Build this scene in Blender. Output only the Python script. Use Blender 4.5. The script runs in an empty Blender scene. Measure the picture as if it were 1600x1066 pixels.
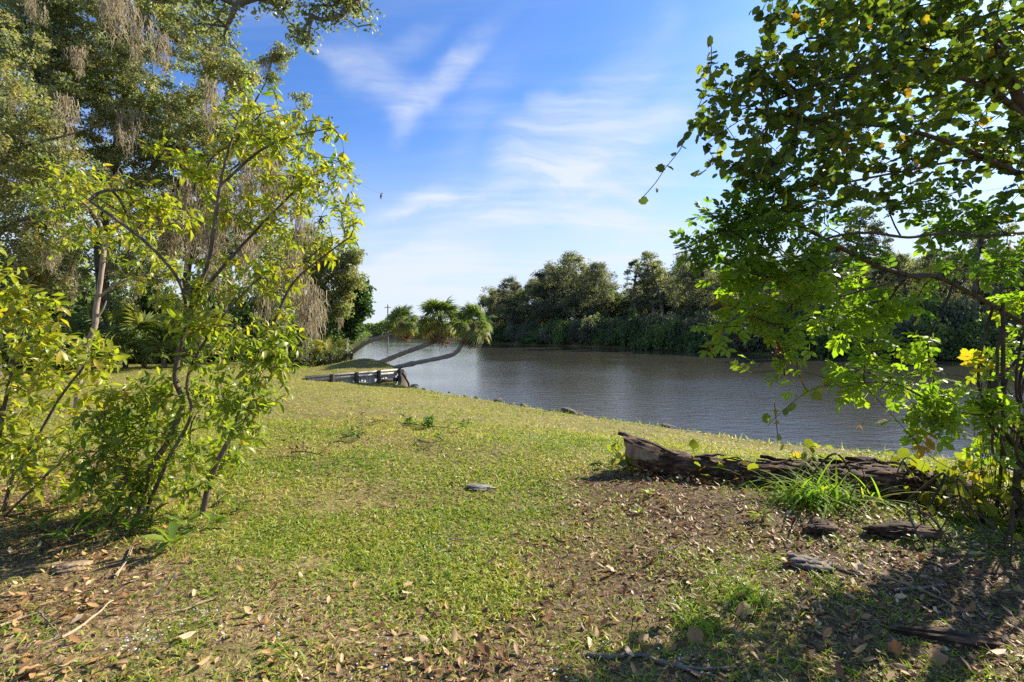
import bpy, math, random
import numpy as np
from mathutils import Vector, Matrix

# ------------------------------------------------------------------ camera, sky, sun, exposure
S = bpy.context.scene
COL = S.collection
R = math.radians
FPX, CU, CV, CAMZ = 755.0, 800.0, 522.0, 1.5       # focal length in photo pixels, horizon row, eye height

cam_d = bpy.data.cameras.new('camera')
cam = bpy.data.objects.new('camera', cam_d); COL.objects.link(cam)
cam.location = (0, 0, CAMZ); cam.rotation_euler = (R(90), 0, 0)
cam_d.sensor_width = 36; cam_d.lens = 36 * FPX / 1600
cam_d.shift_y = -11 / 1600
cam_d.clip_start = 0.05; cam_d.clip_end = 3000
S.camera = cam

SUN_AZ, SUN_EL = 55.0, 32.5                          # degrees from +Y towards +X, and above the horizon
sd = Vector((math.sin(R(SUN_AZ)) * math.cos(R(SUN_EL)), math.cos(R(SUN_AZ)) * math.cos(R(SUN_EL)), math.sin(R(SUN_EL))))
sun_d = bpy.data.lights.new('sun', 'SUN'); sun_d.energy = 5.0; sun_d.angle = R(0.55); sun_d.color = (1.0, 0.92, 0.78)
sun = bpy.data.objects.new('sun', sun_d); COL.objects.link(sun)
sun.location = (30, 20, 40); sun.rotation_euler = sd.to_track_quat('Z', 'Y').to_euler()

S.view_settings.view_transform = 'Standard'; S.view_settings.look = 'None'
S.view_settings.exposure = 1.24; S.view_settings.gamma = 1.0; S.view_settings.use_curve_mapping = False
SKY_STRENGTH = 0.15

W = bpy.data.worlds.new('World'); S.world = W; W.use_nodes = True
wn, wl = W.node_tree.nodes, W.node_tree.links
wn.clear()
def wnode(t, **kw):
    n = wn.new(t)
    for k, v in kw.items(): setattr(n, k, v)
    return n
def wmath(op, a, b=None, c=None, clamp=False):
    n = wn.new('ShaderNodeMath'); n.operation = op; n.use_clamp = clamp
    for i, x in enumerate((a, b, c)):
        if x is None: continue
        if isinstance(x, (int, float)): n.inputs[i].default_value = x
        else: wl.new(x, n.inputs[i])
    return n.outputs[0]
sky = wnode('ShaderNodeTexSky', sky_type='NISHITA', sun_disc=False)
sky.sun_elevation = R(SUN_EL); sky.sun_rotation = R(SUN_AZ)
sky.altitude = 10; sky.air_density = 1.0; sky.dust_density = 0.7; sky.ozone_density = 2.2
tc = wnode('ShaderNodeTexCoord'); sep = wnode('ShaderNodeSeparateXYZ'); wl.new(tc.outputs['Generated'], sep.inputs[0])
X, Y, Z = sep.outputs
# cirrus: thin streaks on directions of the sky round north (+Y), warped by noise
ymax = wmath('MAXIMUM', Y, 0.08)
cmb = wnode('ShaderNodeCombineXYZ'); wl.new(wmath('DIVIDE', X, ymax), cmb.inputs[0]); wl.new(wmath('DIVIDE', Z, ymax), cmb.inputs[1])
warp = wnode('ShaderNodeTexNoise'); warp.inputs['Scale'].default_value = 3.6; warp.inputs['Detail'].default_value = 6
wl.new(tc.outputs['Generated'], warp.inputs['Vector'])
wv = wnode('ShaderNodeVectorMath', operation='MULTIPLY_ADD')
wl.new(warp.outputs['Color'], wv.inputs[0]); wv.inputs[1].default_value = (0.26, 0.20, 0); wv.inputs[2].default_value = (-0.13, -0.10, 0)
wv2 = wnode('ShaderNodeVectorMath', operation='ADD'); wl.new(cmb.outputs[0], wv2.inputs[0]); wl.new(wv.outputs[0], wv2.inputs[1])
def streak(u0, v0, u1, v1, w, amp):
    """one soft streak between two directions (given as photo pixels -> tangents of angle)"""
    a = ((u0 - CU) / FPX, (CV - v0) / FPX); b = ((u1 - CU) / FPX, (CV - v1) / FPX)
    L = math.hypot(b[0] - a[0], b[1] - a[1])
    mp = wnode('ShaderNodeMapping', vector_type='TEXTURE')
    mp.inputs['Location'].default_value = ((a[0] + b[0]) / 2, (a[1] + b[1]) / 2, 0)
    mp.inputs['Rotation'].default_value = (0, 0, math.atan2(b[1] - a[1], b[0] - a[0]))
    mp.inputs['Scale'].default_value = (L * 0.72, w / FPX, 1)
    wl.new(wv2.outputs[0], mp.inputs['Vector'])
    ln = wnode('ShaderNodeVectorMath', operation='LENGTH'); wl.new(mp.outputs[0], ln.inputs[0])
    mr = wnode('ShaderNodeMapRange', interpolation_type='SMOOTHERSTEP')
    wl.new(ln.outputs['Value'], mr.inputs['Value'])
    mr.inputs['From Min'].default_value = 0; mr.inputs['From Max'].default_value = 1.25
    mr.inputs['To Min'].default_value = amp; mr.inputs['To Max'].default_value = 0
    return mr.outputs[0]
acc = None
for a in [(775, 45, 640, 175, 34, .46), (640, 175, 600, 235, 34, .32), (520, 85, 650, 160, 60, .34), (640, 140, 640, 190, 60, .2), (460, 75, 560, 110, 22, .25),
          (700, 25, 600, 90, 30, .18), (1010, 90, 790, 300, 60, .34), (1060, 165, 880, 280, 50, .34), (960, 235, 800, 310, 50, .3),
          (585, 330, 720, 318, 20, .50), (560, 415, 740, 395, 34, .32), (880, 300, 1080, 270, 60, .34), (830, 60, 700, 280, 70, .12),
          (1010, 60, 1060, 20, 50, .12), (700, 340, 1080, 360, 80, .28), (1320, 250, 1560, 330, 60, .3), (860, 150, 900, 160, 26, .2)]:
    s = streak(*a)
    acc = s if acc is None else wmath('ADD', acc, s)
# the same cirrus goes on over the rest of the sky as a thin streaky noise
zz = wmath('ADD', wmath('MAXIMUM', Z, 0.0), 0.12)
cm2 = wnode('ShaderNodeCombineXYZ'); wl.new(wmath('DIVIDE', X, zz), cm2.inputs[0]); wl.new(wmath('DIVIDE', Y, zz), cm2.inputs[1])
mp2 = wnode('ShaderNodeMapping'); wl.new(cm2.outputs[0], mp2.inputs['Vector'])
mp2.inputs['Rotation'].default_value = (0, 0, R(35)); mp2.inputs['Scale'].default_value = (0.55, 1.9, 1)
cn = wnode('ShaderNodeTexNoise'); wl.new(mp2.outputs[0], cn.inputs['Vector'])
cn.inputs['Scale'].default_value = 1.1; cn.inputs['Detail'].default_value = 7; cn.inputs['Roughness'].default_value = .58; cn.inputs['Distortion'].default_value = .6
cr = wnode('ShaderNodeMapRange', interpolation_type='SMOOTHSTEP'); wl.new(cn.outputs['Fac'], cr.inputs['Value'])
cr.inputs['From Min'].default_value = .42; cr.inputs['From Max'].default_value = .78; cr.inputs['To Max'].default_value = .36
fine = wnode('ShaderNodeMapRange'); wl.new(cn.outputs['Fac'], fine.inputs['Value'])
fine.inputs['From Min'].default_value = .3; fine.inputs['From Max'].default_value = .7
fine.inputs['To Min'].default_value = .55; fine.inputs['To Max'].default_value = 1.25
fmp = wnode('ShaderNodeMapping'); wl.new(wv2.outputs[0], fmp.inputs['Vector']); fmp.inputs['Rotation'].default_value = (0, 0, R(-38)); fmp.inputs['Scale'].default_value = (2.2, 11, 1)
fib = wnode('ShaderNodeTexNoise'); wl.new(fmp.outputs[0], fib.inputs['Vector']); fib.inputs['Scale'].default_value = 1.6; fib.inputs['Detail'].default_value = 7; fib.inputs['Roughness'].default_value = .62; fib.inputs['Distortion'].default_value = .8
fbr = wnode('ShaderNodeMapRange'); wl.new(fib.outputs['Fac'], fbr.inputs['Value']); fbr.inputs['From Min'].default_value = .28; fbr.inputs['From Max'].default_value = .72; fbr.inputs['To Min'].default_value = .35; fbr.inputs['To Max'].default_value = 1.35
acc = wmath('MULTIPLY', wmath('MULTIPLY', acc, fbr.outputs[0]), 1.3)
ygate = wnode('ShaderNodeMapRange', interpolation_type='SMOOTHSTEP'); wl.new(Y, ygate.inputs['Value']); ygate.inputs['From Min'].default_value = .15; ygate.inputs['From Max'].default_value = .4
acc = wmath('MULTIPLY', wmath('MULTIPLY', acc, fine.outputs[0]), ygate.outputs[0])
# pale band of thin high cloud towards the horizon
hz = wnode('ShaderNodeMapRange', interpolation_type='SMOOTHSTEP'); wl.new(Z, hz.inputs['Value'])
hz.inputs['From Min'].default_value = 0.0; hz.inputs['From Max'].default_value = .42
hz.inputs['To Min'].default_value = .9; hz.inputs['To Max'].default_value = 0
cl = wmath('ADD', wmath('ADD', acc, cr.outputs[0]), hz.outputs[0], clamp=True)
cl = wmath('MINIMUM', cl, .92)
tint = wnode('ShaderNodeMix', data_type='RGBA', blend_type='MULTIPLY'); tint.inputs['Factor'].default_value = 1
wl.new(sky.outputs[0], tint.inputs['A']); tint.inputs['B'].default_value = (.275, .425, .65, 1)
mx = wnode('ShaderNodeMix', data_type='RGBA'); wl.new(cl, mx.inputs['Factor']); wl.new(tint.outputs['Result'], mx.inputs['A'])
mx.inputs['B'].default_value = (2.4, 2.58, 2.85, 1)
bg = wnode('ShaderNodeBackground'); bg.inputs['Strength'].default_value = SKY_STRENGTH
out = wnode('ShaderNodeOutputWorld'); wl.new(mx.outputs['Result'], bg.inputs['Color']); wl.new(bg.outputs[0], out.inputs['Surface'])

S.render.filter_size = 1.1
S.cycles.use_denoising = False
S.cycles.denoising_input_passes = 'RGB_ALBEDO_NORMAL'; S.cycles.denoising_prefilter = 'ACCURATE'
try: S.cycles.denoiser = 'OPENIMAGEDENOISE'
except Exception: pass
S.cycles.max_bounces = 8; S.cycles.transparent_max_bounces = 8; S.cycles.transmission_bounces = 6
S.cycles.diffuse_bounces = 6; S.cycles.glossy_bounces = 3; S.cycles.caustics_reflective = False; S.cycles.caustics_refractive = False
S.cycles.sample_clamp_indirect = 6

# ------------------------------------------------------------------ helpers
rng = np.random.default_rng(11)
random.seed(5)
def PX(u, v, d):
    return np.array([(u - CU) / FPX * d, d, CAMZ - (v - CV) / FPX * d])

def mesh_np(name, V, Fs, tint=None, smooth=False, mats=(), midx=None):
    me = bpy.data.meshes.new(name)
    V = np.ascontiguousarray(V, np.float32)
    if not isinstance(Fs, (list, tuple)): Fs = [Fs]
    Fs = [np.asarray(f, np.int32) for f in Fs if len(f)]
    me.vertices.add(len(V)); me.vertices.foreach_set('co', V.ravel())
    loops = np.concatenate([f.ravel() for f in Fs]) if Fs else np.zeros(0, np.int32)
    sizes = np.concatenate([np.full(len(f), f.shape[1], np.int32) for f in Fs]) if Fs else np.zeros(0, np.int32)
    me.loops.add(len(loops)); me.loops.foreach_set('vertex_index', loops)
    st = np.zeros(len(sizes), np.int32)
    if len(sizes): st[1:] = np.cumsum(sizes)[:-1]
    me.polygons.add(len(sizes)); me.polygons.foreach_set('loop_start', st)
    if smooth: me.polygons.foreach_set('use_smooth', np.ones(len(sizes), bool))
    if midx is not None: me.polygons.foreach_set('material_index', np.asarray(midx, np.int32))
    if tint is not None:
        a = me.attributes.new('tint', 'FLOAT', 'FACE')
        t = np.broadcast_to(np.asarray(tint, np.float32), (len(sizes),))
        a.data.foreach_set('value', np.ascontiguousarray(t))
    for m in (mats if isinstance(mats, (list, tuple)) else [mats]): me.materials.append(m)
    me.update(calc_edges=True)
    return me

def tag(o, label=None, cat=None, group=None, kind=None):
    if label: o['label'] = label
    if cat: o['category'] = cat
    if group: o['group'] = group
    if kind: o['kind'] = kind
    return o
def link(name, me, parent=None, loc=(0, 0, 0)):
    o = bpy.data.objects.new(name, me); COL.objects.link(o)
    o.location = loc
    if parent is not None: o.parent = parent
    return o
def thing(name, loc, label, cat, group=None):
    o = bpy.data.objects.new(name, None); COL.objects.link(o)
    o.location = tuple(map(float, loc)); o.empty_display_size = .1
    return tag(o, label, cat, group)
def part_np(name, V, Fs, mat, root, tint=None, smooth=False, kind=None, label=None):
    """mesh in world coordinates, parented to a root that has no rotation"""
    V = np.asarray(V, float) - np.array(root.location)
    o = link(name, mesh_np(name, V, Fs, tint, smooth, mat), root)
    if kind: o['kind'] = kind
    if label: o['label'] = label
    return o
def copy_tree(o, parent=None):
    c = o.copy(); COL.objects.link(c)
    if parent is not None: c.parent = parent
    for ch in list(o.children): copy_tree(ch, c)
    return c

def norm(a): return a / np.maximum(np.linalg.norm(a, axis=-1, keepdims=True), 1e-9)

def _h(ix, iy, seed):
    h = (ix.astype(np.int64) * 374761393 + iy.astype(np.int64) * 668265263 + seed * 974711) & 0xffffffff
    h = ((h ^ (h >> 13)) * 1274126177) & 0xffffffff
    return ((h ^ (h >> 16)) & 0xffff) / 65535.0
def vnoise(x, y, seed=0):
    x = np.asarray(x, float); y = np.asarray(y, float)
    ix, iy = np.floor(x), np.floor(y); fx, fy = x - ix, y - iy
    fx = fx * fx * (3 - 2 * fx); fy = fy * fy * (3 - 2 * fy)
    a, b, c, d = _h(ix, iy, seed), _h(ix + 1, iy, seed), _h(ix, iy + 1, seed), _h(ix + 1, iy + 1, seed)
    return (a * (1 - fx) + b * fx) * (1 - fy) + (c * (1 - fx) + d * fx) * fy
def fbm(x, y, seed=0, oct=4):
    s, a, t = 0, 1, 0
    for k in range(oct):
        s = s + a * vnoise(np.asarray(x) * 2 ** k, np.asarray(y) * 2 ** k, seed + k * 17); t += a; a *= .5
    return s / t
def sstep(a, b, x):
    t = np.clip((np.asarray(x) - a) / (b - a), 0, 1); return t * t * (3 - 2 * t)

# ------------------------------------------------------------------ node materials
def new_mat(name):
    m = bpy.data.materials.new(name); m.use_nodes = True
    n, l = m.node_tree.nodes, m.node_tree.links
    n.clear(); o = n.new('ShaderNodeOutputMaterial')
    return m, n, l, o
def ramp(n, stops):
    r = n.new('ShaderNodeValToRGB'); e = r.color_ramp.elements
    while len(e) < len(stops): e.new(.5)
    for i, (p, c) in enumerate(stops): e[i].position = p; e[i].color = (*c, 1)
    return r
def leaf_mat(name, stops, transl=.42, rough=.5, spec=.35, gain=(1.5, 1.6, .55), objvar=.12, nscale=0):
    """leaf colour picked by the face attribute 'tint' (a leaf's own colour); thin leaf: diffuse + translucent"""
    m, n, l, o = new_mat(name)
    at = n.new('ShaderNodeAttribute'); at.attribute_name = 'tint'
    oi = n.new('ShaderNodeObjectInfo')
    ma = n.new('ShaderNodeMath'); ma.operation = 'MULTIPLY_ADD'; l.new(oi.outputs['Random'], ma.inputs[0]); ma.inputs[1].default_value = objvar; ma.inputs[2].default_value = -objvar / 2
    ad = n.new('ShaderNodeMath'); ad.operation = 'ADD'; l.new(at.outputs['Fac'], ad.inputs[0]); l.new(ma.outputs[0], ad.inputs[1])
    src = ad.outputs[0]
    if nscale:
        tcn = n.new('ShaderNodeTexCoord'); nz = n.new('ShaderNodeTexNoise'); nz.inputs['Scale'].default_value = nscale; nz.inputs['Detail'].default_value = 3
        l.new(tcn.outputs['Object'], nz.inputs['Vector'])
        m2 = n.new('ShaderNodeMath'); m2.operation = 'MULTIPLY_ADD'; l.new(nz.outputs['Fac'], m2.inputs[0]); m2.inputs[1].default_value = .22; l.new(src, m2.inputs[2])
        m3 = n.new('ShaderNodeMath'); m3.operation = 'SUBTRACT'; l.new(m2.outputs[0], m3.inputs[0]); m3.inputs[1].default_value = .11; src = m3.outputs[0]
    r = ramp(n, stops); l.new(src, r.inputs[0])
    p = n.new('ShaderNodeBsdfPrincipled'); l.new(r.outputs[0], p.inputs['Base Color'])
    p.inputs['Roughness'].default_value = rough; p.inputs['Specular IOR Level'].default_value = spec
    if transl > 0:
        g = n.new('ShaderNodeMix'); g.data_type = 'RGBA'; g.blend_type = 'MULTIPLY'; g.inputs['Factor'].default_value = 1
        l.new(r.outputs[0], g.inputs['A']); g.inputs['B'].default_value = (*gain, 1)
        t = n.new('ShaderNodeBsdfTranslucent'); l.new(g.outputs['Result'], t.inputs['Color'])
        mx = n.new('ShaderNodeMixShader'); mx.inputs[0].default_value = transl
        l.new(p.outputs[0], mx.inputs[1]); l.new(t.outputs[0], mx.inputs[2]); l.new(mx.outputs[0], o.inputs[0])
    else: l.new(p.outputs[0], o.inputs[0])
    return m
def bark_mat(name, c0, c1, scale=9, stretch=.25, bump=.6, rough=.9, c2=None):
    m, n, l, o = new_mat(name)
    tcn = n.new('ShaderNodeTexCoord'); mp = n.new('ShaderNodeMapping'); l.new(tcn.outputs['Object'], mp.inputs['Vector'])
    mp.inputs['Scale'].default_value = (1, 1, stretch)
    nz = n.new('ShaderNodeTexNoise'); nz.inputs['Scale'].default_value = scale; nz.inputs['Detail'].default_value = 7; nz.inputs['Roughness'].default_value = .65
    l.new(mp.outputs[0], nz.inputs['Vector'])
    r = ramp(n, [(.32, c0), (.68, c1)] if c2 is None else [(.3, c0), (.52, c1), (.72, c2)]); l.new(nz.outputs['Fac'], r.inputs[0])
    p = n.new('ShaderNodeBsdfPrincipled'); l.new(r.outputs[0], p.inputs['Base Color']); p.inputs['Roughness'].default_value = rough; p.inputs['Specular IOR Level'].default_value = .2
    b = n.new('ShaderNodeBump'); b.inputs['Strength'].default_value = bump; b.inputs['Distance'].default_value = .02
    l.new(nz.outputs['Fac'], b.inputs['Height']); l.new(b.outputs[0], p.inputs['Normal']); l.new(p.outputs[0], o.inputs[0])
    return m

# ------------------------------------------------------------------ leaf shapes and scattering
def leaf_tpl(W=.4, nsec=3, fold=.22, curl=.18, peak=.42, petiole=0.0, wave=0.0, seed=0):
    """a leaf of length 1 along +Y, width W along X, folded along its midrib, tip bending down"""
    rr = np.random.default_rng(seed)
    V = [(0, 0, 0)]; F = []
    ts = [petiole + (1 - petiole) * (k + .75) / (nsec + .6) for k in range(nsec)]
    for t in ts:
        q = (t - petiole) / (1 - petiole)
        w = W / 2 * (math.sin(math.pi * q ** (math.log(.5) / math.log(peak))) ** .85)
        z = -curl * q * q + rr.uniform(-wave, wave)
        V += [(-w, t, z + fold * w * 2 * .5), (0, t, z), (w, t, z + fold * w * 2 * .5 + rr.uniform(-wave, wave))]
    V.append((0, 1, -curl))
    tip = len(V) - 1
    F += [(0, 2, 1), (0, 3, 2)]
    for k in range(nsec - 1):
        a = 1 + 3 * k; b = a + 3
        F += [(a, a + 1, b + 1), (a, b + 1, b), (a + 1, a + 2, b + 2), (a + 1, b + 2, b + 1)]
    a = 1 + 3 * (nsec - 1)
    F += [(a, a + 1, tip), (a + 1, a + 2, tip)]
    return np.array(V, float), np.array(F, int)
def diamond_tpl(W=.5, fold=.25):
    return np.array([(0, 0, 0), (-W / 2, .5, fold * W / 2), (0, .55, -.03), (W / 2, .5, fold * W / 2), (0, 1, -.1)], float), np.array([(0, 2, 1), (0, 3, 2), (1, 2, 4), (2, 3, 4)])
def join_tpl(items):
    Vs, Fs, n = [], [], 0
    for V, F in items: Vs.append(V); Fs.append(F + n); n += len(V)
    return np.concatenate(Vs), np.concatenate(Fs)
def xf(tpl, s=1, rz=0, rx=0, ry=0, t=(0, 0, 0)):
    V, F = tpl
    M = np.array((Matrix.Rotation(rz, 3, 'Z') @ Matrix.Rotation(rx, 3, 'X') @ Matrix.Rotation(ry, 3, 'Y')))
    return (V * s) @ M.T + np.array(t), F
def pinnate_tpl(pairs=3, W=.5, seed=0):
    """compound leaf: leaflets in pairs along a midrib of length 1 plus a terminal leaflet"""
    rr = np.random.default_rng(seed); it = []
    lf = lambda: leaf_tpl(W, 2, .18, .12, .5, seed=int(rr.integers(999)))
    for k in range(pairs):
        y = .25 + .5 * k / max(1, pairs - 1); L = .42 * (1 - .12 * abs(k - 1))
        for s in (-1, 1):
            it.append(xf(lf(), L, s * R(-62 + rr.uniform(-14, 14)), R(rr.uniform(-20, 5)), R(rr.uniform(-18, 18)), (0, y + rr.uniform(-.03, .03), -.12 * y * y)))
    it.append(xf(lf(), .42, R(rr.uniform(-12, 12)), R(-12), 0, (0, .76, -.07)))
    st = (np.array([(-.012, 0, 0), (.012, 0, 0), (.006, .8, -.08), (-.006, .8, -.08)], float), np.array([(0, 1, 2), (0, 2, 3)]))
    it.append(st)
    return join_tpl(it)
def lobed_tpl(seed=0, lobes=5, depth=.28):
    """round vine leaf with a notch at the stalk and toothed lobes"""
    rr = np.random.default_rng(seed); n = lobes * 2 + 5; V = [(0, .38, .02)]
    for k in range(n + 1):
        a = -math.pi / 2 + .28 + (2 * math.pi - .56) * k / n
        r = .5 * (1 - depth * (k % 2)) * (1 + .12 * math.sin(a)) * rr.uniform(.92, 1.08)
        V.append((r * math.cos(a), .42 + r * math.sin(a), .06 * abs(math.cos(a)) - .10 * max(0, math.sin(a)) + rr.uniform(-.03, .03)))
    V.append((0, 0.12, 0)); F = [(0, k, k + 1) for k in range(1, n + 1)]
    F += [(0, n + 1, n + 2), (0, n + 2, 1)]
    return np.array(V, float), np.array(F, int)
def scatter(tpl, pos, axis, nrm, size):
    V, F = tpl; n = len(pos)
    Yv = norm(axis); Xv = norm(np.cross(Yv, nrm)); Zv = np.cross(Xv, Yv)
    s = np.asarray(size, float); s = s[:, None] if s.ndim == 1 else s
    if s.shape[1] == 1: s = np.repeat(s, 3, 1)
    o = pos[:, None] + (V[None, :, 0] * s[:, 0:1])[..., None] * Xv[:, None] + (V[None, :, 1] * s[:, 1:2])[..., None] * Yv[:, None] + (V[None, :, 2] * s[:, 2:3])[..., None] * Zv[:, None]
    Fo = F[None] + (np.arange(n) * len(V))[:, None, None]
    return o.reshape(-1, 3), Fo.reshape(-1, F.shape[1])
def scatter_multi(tpls, pos, axis, nrm, size, tint):
    """several templates shared out at random; returns V, F, per-face tint"""
    pick = rng.integers(0, len(tpls), len(pos)); Vs, Fs, Ts, n = [], [], [], 0
    for k, t in enumerate(tpls):
        i = np.nonzero(pick == k)[0]
        if not len(i): continue
        V, F = scatter(t, pos[i], axis[i], nrm[i], np.asarray(size)[i])
        Vs.append(V); Fs.append(F + n); n += len(V); Ts.append(np.repeat(np.asarray(tint)[i], len(t[1])))
    return np.concatenate(Vs), np.concatenate(Fs), np.concatenate(Ts)
_tint_cache = {}
def leaf_objects(name, key, tpls, mat, root, pos, axis, nrm, size, tint):
    """each leaf an object of its own; meshes shared between alike leaves"""
    base = np.array(root.location)
    pick = rng.integers(0, len(tpls), len(pos))
    Yv = norm(axis); Xv = norm(np.cross(Yv, nrm)); Zv = np.cross(Xv, Yv)
    for i in range(len(pos)):
        tq = round(float(np.clip(tint[i], 0, 1)) * 7) / 7
        k = (key, int(pick[i]), tq)
        if k not in _tint_cache: _tint_cache[k] = mesh_np(name, tpls[pick[i]][0], tpls[pick[i]][1], tq, False, mat)
        o = bpy.data.objects.new(name, _tint_cache[k]); COL.objects.link(o); o.parent = root
        s = size[i] if np.ndim(size[i]) else (size[i],) * 3
        M = np.eye(4); M[:3, 0] = Xv[i] * s[0]; M[:3, 1] = Yv[i] * s[1]; M[:3, 2] = Zv[i] * s[2]; M[:3, 3] = pos[i] - base
        o.matrix_basis = Matrix(M.tolist())
def leaves_on(root, name, key, tpls, mat, pos, axis, nrm, size, tint, nmax=300, stuff='foliage'):
    """the leaves that show largest as parts, the rest joined into one part"""
    d = pos[:, 1]; u = CU + pos[:, 0] / np.maximum(d, .1) * FPX; v = CV - (pos[:, 2] - CAMZ) / np.maximum(d, .1) * FPX
    inn = (d > .5) & (u > -5) & (u < 1605) & (v > -5) & (v < 1070)
    sz = np.asarray(size); sz1 = sz if sz.ndim == 1 else sz[:, 1]
    view = norm(np.stack([-pos[:, 0], -d, CAMZ - pos[:, 2]], 1))
    face = np.abs((norm(np.cross(norm(np.cross(axis, nrm)), norm(axis))) * view).sum(1)) + .25
    score = np.where(inn, sz1 * sz1 / np.maximum(d, .1) ** 2 * face, -1)
    order = np.argsort(-score)[:nmax]; order = order[score[order] > 0]
    leaf_objects(name, key, tpls, mat, root, pos[order], axis[order], nrm[order], sz[order], tint[order])
    rest = np.setdiff1d(np.arange(len(pos)), order)
    if len(rest):
        V, F, T = scatter_multi(tpls, pos[rest], axis[rest], nrm[rest], sz[rest], tint[rest])
        part_np(stuff, V, F, mat, root, T, kind='stuff')

# ------------------------------------------------------------------ branching
def resample(pts, step):
    pts = np.asarray(pts, float); out = [pts[0]]
    n = len(pts)
    for i in range(n - 1):                                     # Catmull-Rom
        p0, p1, p2, p3 = pts[max(0, i - 1)], pts[i], pts[i + 1], pts[min(n - 1, i + 2)]
        m = max(1, int(np.linalg.norm(p2 - p1) / step))
        for k in range(1, m + 1):
            t = k / m
            out.append(.5 * ((2 * p1) + (-p0 + p2) * t + (2 * p0 - 5 * p1 + 4 * p2 - p3) * t * t + (-p0 + 3 * p1 - 3 * p2 + p3) * t ** 3))
    return np.array(out)
class Skel:
    def __init__(s, cap=60000):
        s.P = np.zeros((cap, 3)); s.D = np.zeros((cap, 3)); s.par = np.full(cap, -1, int); s.n = 0; s.tips = []; s.rmin = np.zeros(cap)
    def add(s, p, par):
        i = s.n; s.P[i] = p; s.par[i] = par; s.n += 1
        if par >= 0: s.D[i] = norm(s.P[i] - s.P[par])
        else: s.D[i] = (0, 0, 1)
        return i
    def chain(s, pts, step=.2, r0=0, r1=0, parent=-1):
        q = resample(pts, step)
        if parent == 'near':
            dd = np.linalg.norm(s.P[:s.n] - q[0], axis=1); parent = int(dd.argmin()); q = q[1:]
        for k, p in enumerate(q):
            parent = s.add(p, parent); s.rmin[parent] = r0 + (r1 - r0) * k / max(1, len(q) - 1)
        return parent
    def grow(s, targets, step=.15, jit=.08, sag=0.0, order_from=None):
        T = np.asarray(targets)
        if order_from is None: order_from = s.P[s.n - 1]
        dd = np.min(np.linalg.norm(T[:, None] - s.P[None, :s.n:3], axis=2), axis=1) if s.n < 800 else np.linalg.norm(T - order_from, axis=1)
        for i in np.argsort(dd * rng.uniform(.8, 1.25, len(T))):
            t = T[i]; dv = t - s.P[:s.n]; ds = np.linalg.norm(dv, axis=1) + 1e-6
            c = (dv * s.D[:s.n]).sum(1) / ds
            k = int(np.argmin(ds * (1.45 - .45 * c)))
            a, L = s.P[k].copy(), ds[k]; m = max(1, int(round(L / step)))
            ctrl = a + norm(s.D[k] * .7 + norm(t - a)) * L * .5 + np.array([0, 0, sag * L])
            par = k
            for j in range(1, m + 1):
                q = j / m; p = (1 - q) ** 2 * a + 2 * q * (1 - q) * ctrl + q * q * t
                if j < m: p = p + rng.normal(0, jit * L / m * .6, 3)
                par = s.add(p, par)
            s.tips.append(par)
    def radii(s, r_tip, r_root, rmaxfac=1.0):
        n = s.n; w = np.zeros(n)
        haschild = np.zeros(n, bool); haschild[s.par[:n][s.par[:n] >= 0]] = True
        w[~haschild] = 1
        for i in range(n - 1, 0, -1):
            if s.par[i] >= 0: w[s.par[i]] += w[i]
        e = math.log(max(1.01, r_root / r_tip)) / math.log(max(2, w.max()))
        s.r = np.maximum(r_tip * w ** e, s.rmin[:n]); s.w = w
        return s.r
    def chains(s):
        """[(indices, radii)] longest-first: each chain starts at its fork"""
        n = s.n; kids = [[] for _ in range(n)]
        for i in range(n):
            if s.par[i] >= 0: kids[s.par[i]].append(i)
        out = []; stack = [(i, -1) for i in range(n) if s.par[i] < 0]
        while stack:
            i, p = stack.pop(); idx = [p] if p >= 0 else []
            while True:
                idx.append(i)
                if not kids[i]: break
                ks = sorted(kids[i], key=lambda k: -s.r[k])
                for k in ks[1:]: stack.append((k, i))
                i = ks[0]
            if len(idx) < 2: continue
            rr = s.r[idx].copy()
            if p >= 0: rr[0] = min(rr[0], rr[1] * 1.15)
            out.append((np.array(idx), rr))
        out.sort(key=lambda c: -c[1].mean() * len(c[0]) ** .5)
        return out
def tube(P, r, k=6, cap=True, rough=0.0, seed=0):
    P = np.asarray(P, float); n = len(P)
    T = norm(np.gradient(P, axis=0)); u = np.cross(T[0], (0.31, .87, .2)); u /= np.linalg.norm(u) + 1e-9
    U = np.zeros((n, 3))
    for i in range(n):
        u = u - T[i] * (u @ T[i]); u /= np.linalg.norm(u) + 1e-9; U[i] = u
    B = np.cross(T, U); a = np.arange(k) * 2 * math.pi / k
    rad = np.asarray(r, float)[:, None] * np.ones((1, k))
    if rough:
        rr = np.random.default_rng(seed + n); rad = rad * (1 + rr.uniform(-rough, rough, (n, k)))
    V = P[:, None] + rad[..., None] * (np.cos(a)[None, :, None] * U[:, None] + np.sin(a)[None, :, None] * B[:, None])
    i = np.arange(n - 1)[:, None] * k; j = np.arange(k)[None]; jn = (j + 1) % k
    F = np.stack([i + j, i + jn, i + k + jn, i + k + j], -1).reshape(-1, 4)
    return V.reshape(-1, 3), F
def tubes(list_pr, k=5, rough=0.0):
    Vs, Fs, n = [], [], 0
    for P, r in list_pr:
        V, F = tube(P, r, k, rough=rough); Vs.append(V); Fs.append(F + n); n += len(V)
    return np.concatenate(Vs), np.concatenate(Fs)
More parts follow.
